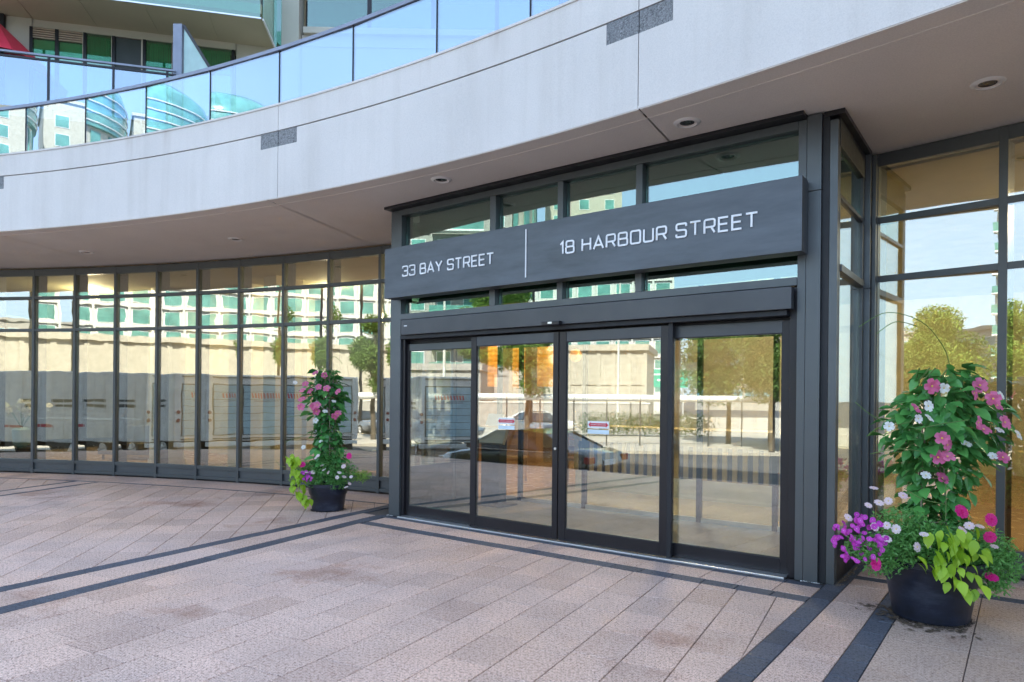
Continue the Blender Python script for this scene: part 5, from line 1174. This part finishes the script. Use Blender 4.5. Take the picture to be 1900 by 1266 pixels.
p = mirror_pt(815, 740, 36); sedan(p.x, p.y, math.atan2(dpb.y, dpb.x) + .5, 'grey car mirrored in the fixed panel left of the sliding doors', P_grey, 3)
sedan(-22.0, -19.5, .6, 'silver car mirrored beyond the truck near the left flower pot', P_grey, 4)
# delivery truck, rear towards the building
tr = empty('delivery_truck', (-16.35, -5.8, STZ), math.atan2(-.6, -.8), 'white delivery truck with a pale blue roller door mirrored in the curved window wall', 'truck')
TWt = mat('truck_white', (.80, .80, .80), .45); 
MB().box(0, 3.3, -1.1, 1.1, .62, 2.95).build('cargo_box', TWt, tr, bevel=.03)
MB().box(-.012, -.002, -.86, .86, .82, 2.62).build('door_recess', M['frame_l'], tr)
for k in range(7): MB().box(-.035, -.014, -.82, .82, .84 + k * .25, 1.075 + k * .25).build('door_slat', mat('pale_blue_door', (.40, .58, .68), .4), tr, bevel=.006)
for s in (-1, 1):
    MB().box(-.03, -.001, s * .98 - .11, s * .98 + .11, .62, 2.93).build('rear_post', TWt, tr)
    for z in (1.35, 1.62): MB().tube([(-.05, s * .98, z), (-.03, s * .98, z)], .06, 12).build('tail_light', mat('tail_dark_red', (.25, .02, .02), .3), tr)
    for wx in (.75, 4.15): wheel(tr, wx, s * .92, .37, .26)
    MB().box(.35, .37, s * .92 - .15, s * .92 + .15, .15, .6).build('mud_flap', M['black'], tr)
MB().box(-.12, .1, -1.05, 1.05, .42, .58).build('rear_bumper', M['alu'], tr, bevel=.01); MB().box(0, 4.9, -.5, .5, .42, .60).build('chassis', M['black'], tr)
for k in range(10): MB().add([(-.04, .55 - k * .11, 2.13), (-.04, .49 - k * .11, 2.13), (-.04, .46 - k * .11, 2.29), (-.04, .52 - k * .11, 2.29)], [(0, 1, 2, 3)]).build('lettering_bar', M['red'], tr)
MB().box(-.041, -.036, -.45, .5, 2.01, 2.05).build('lettering_bar', M['pvc'], tr)
MB().add([(3.36, -1.0, .5), (4.95, -1.0, .5), (5.0, -1.0, 1.15), (4.55, -1.0, 1.3), (4.1, -1.0, 2.25), (3.36, -1.0, 2.3), (3.36, 1.0, .5), (4.95, 1.0, .5), (5.0, 1.0, 1.15), (4.55, 1.0, 1.3), (4.1, 1.0, 2.25), (3.36, 1.0, 2.3)],
         [(5, 4, 3, 2, 1, 0), (6, 7, 8, 9, 10, 11), (0, 1, 7, 6), (1, 2, 8, 7), (2, 3, 9, 8), (3, 4, 10, 9), (4, 5, 11, 10), (5, 0, 6, 11)]).build('cab', TWt, tr, bevel=.04)
for s in (-1, 1):
    MB().add([(3.55, s * 1.012, 1.35), (4.40, s * 1.012, 1.35), (4.05, s * 1.012, 2.1), (3.55, s * 1.012, 2.1)], [(0, 1, 2, 3) if s < 0 else (3, 2, 1, 0)]).build('side_window', mat('cab_glass', (.15, .22, .22), .1, spec=.8), tr)
    for z, a, b in ((1.95, .5, 1.7), (1.78, .5, 1.5), (1.1, 1.6, 2.4)): MB().box(a, b, s * 1.103 - .002, s * 1.103 + .002, z, z + .09).build('lettering_bar', M['red'] if z < 1.5 else M['grey_pan'], tr)
    MB().box(0.05, 3.25, s * 1.103 - .003, s * 1.103 + .003, 1.38, 1.42).build('side_rail', M['alu'], tr)
for k in range(1, 6):
    for s in (-1, 1): MB().box(k * .55 - .012, k * .55 + .012, s * 1.104 - .004, s * 1.104 + .004, .66, 2.9).build('panel_seam', TWt, tr)
for z in (2.86, .70): MB().box(-.034, -.002, -.85, .85, z - .02, z + .02).build('rear_trim', M['frame_l'], tr)
# far pavement across the street
fp = MB(); q0, q1 = mirror_pt(600, 740, 30), mirror_pt(1800, 740, 26); n_ = Vector((q1.y - q0.y, -(q1.x - q0.x))).normalized() * 60
if n_.y > 0: n_ = -n_
fp.prism([(q0.x - 10, q0.y + 6), (q1.x + 15, q1.y - 9), (q1.x + 15 + n_.x, q1.y - 9 + n_.y), (q0.x - 10 + n_.x, q0.y + 6 + n_.y)], STZ - .02, STZ + .12)
tag(fp.build('far_pavement', mat('pale_concrete_paving', (.42, .38, .32), .9, nscale=.8)), kind='structure')
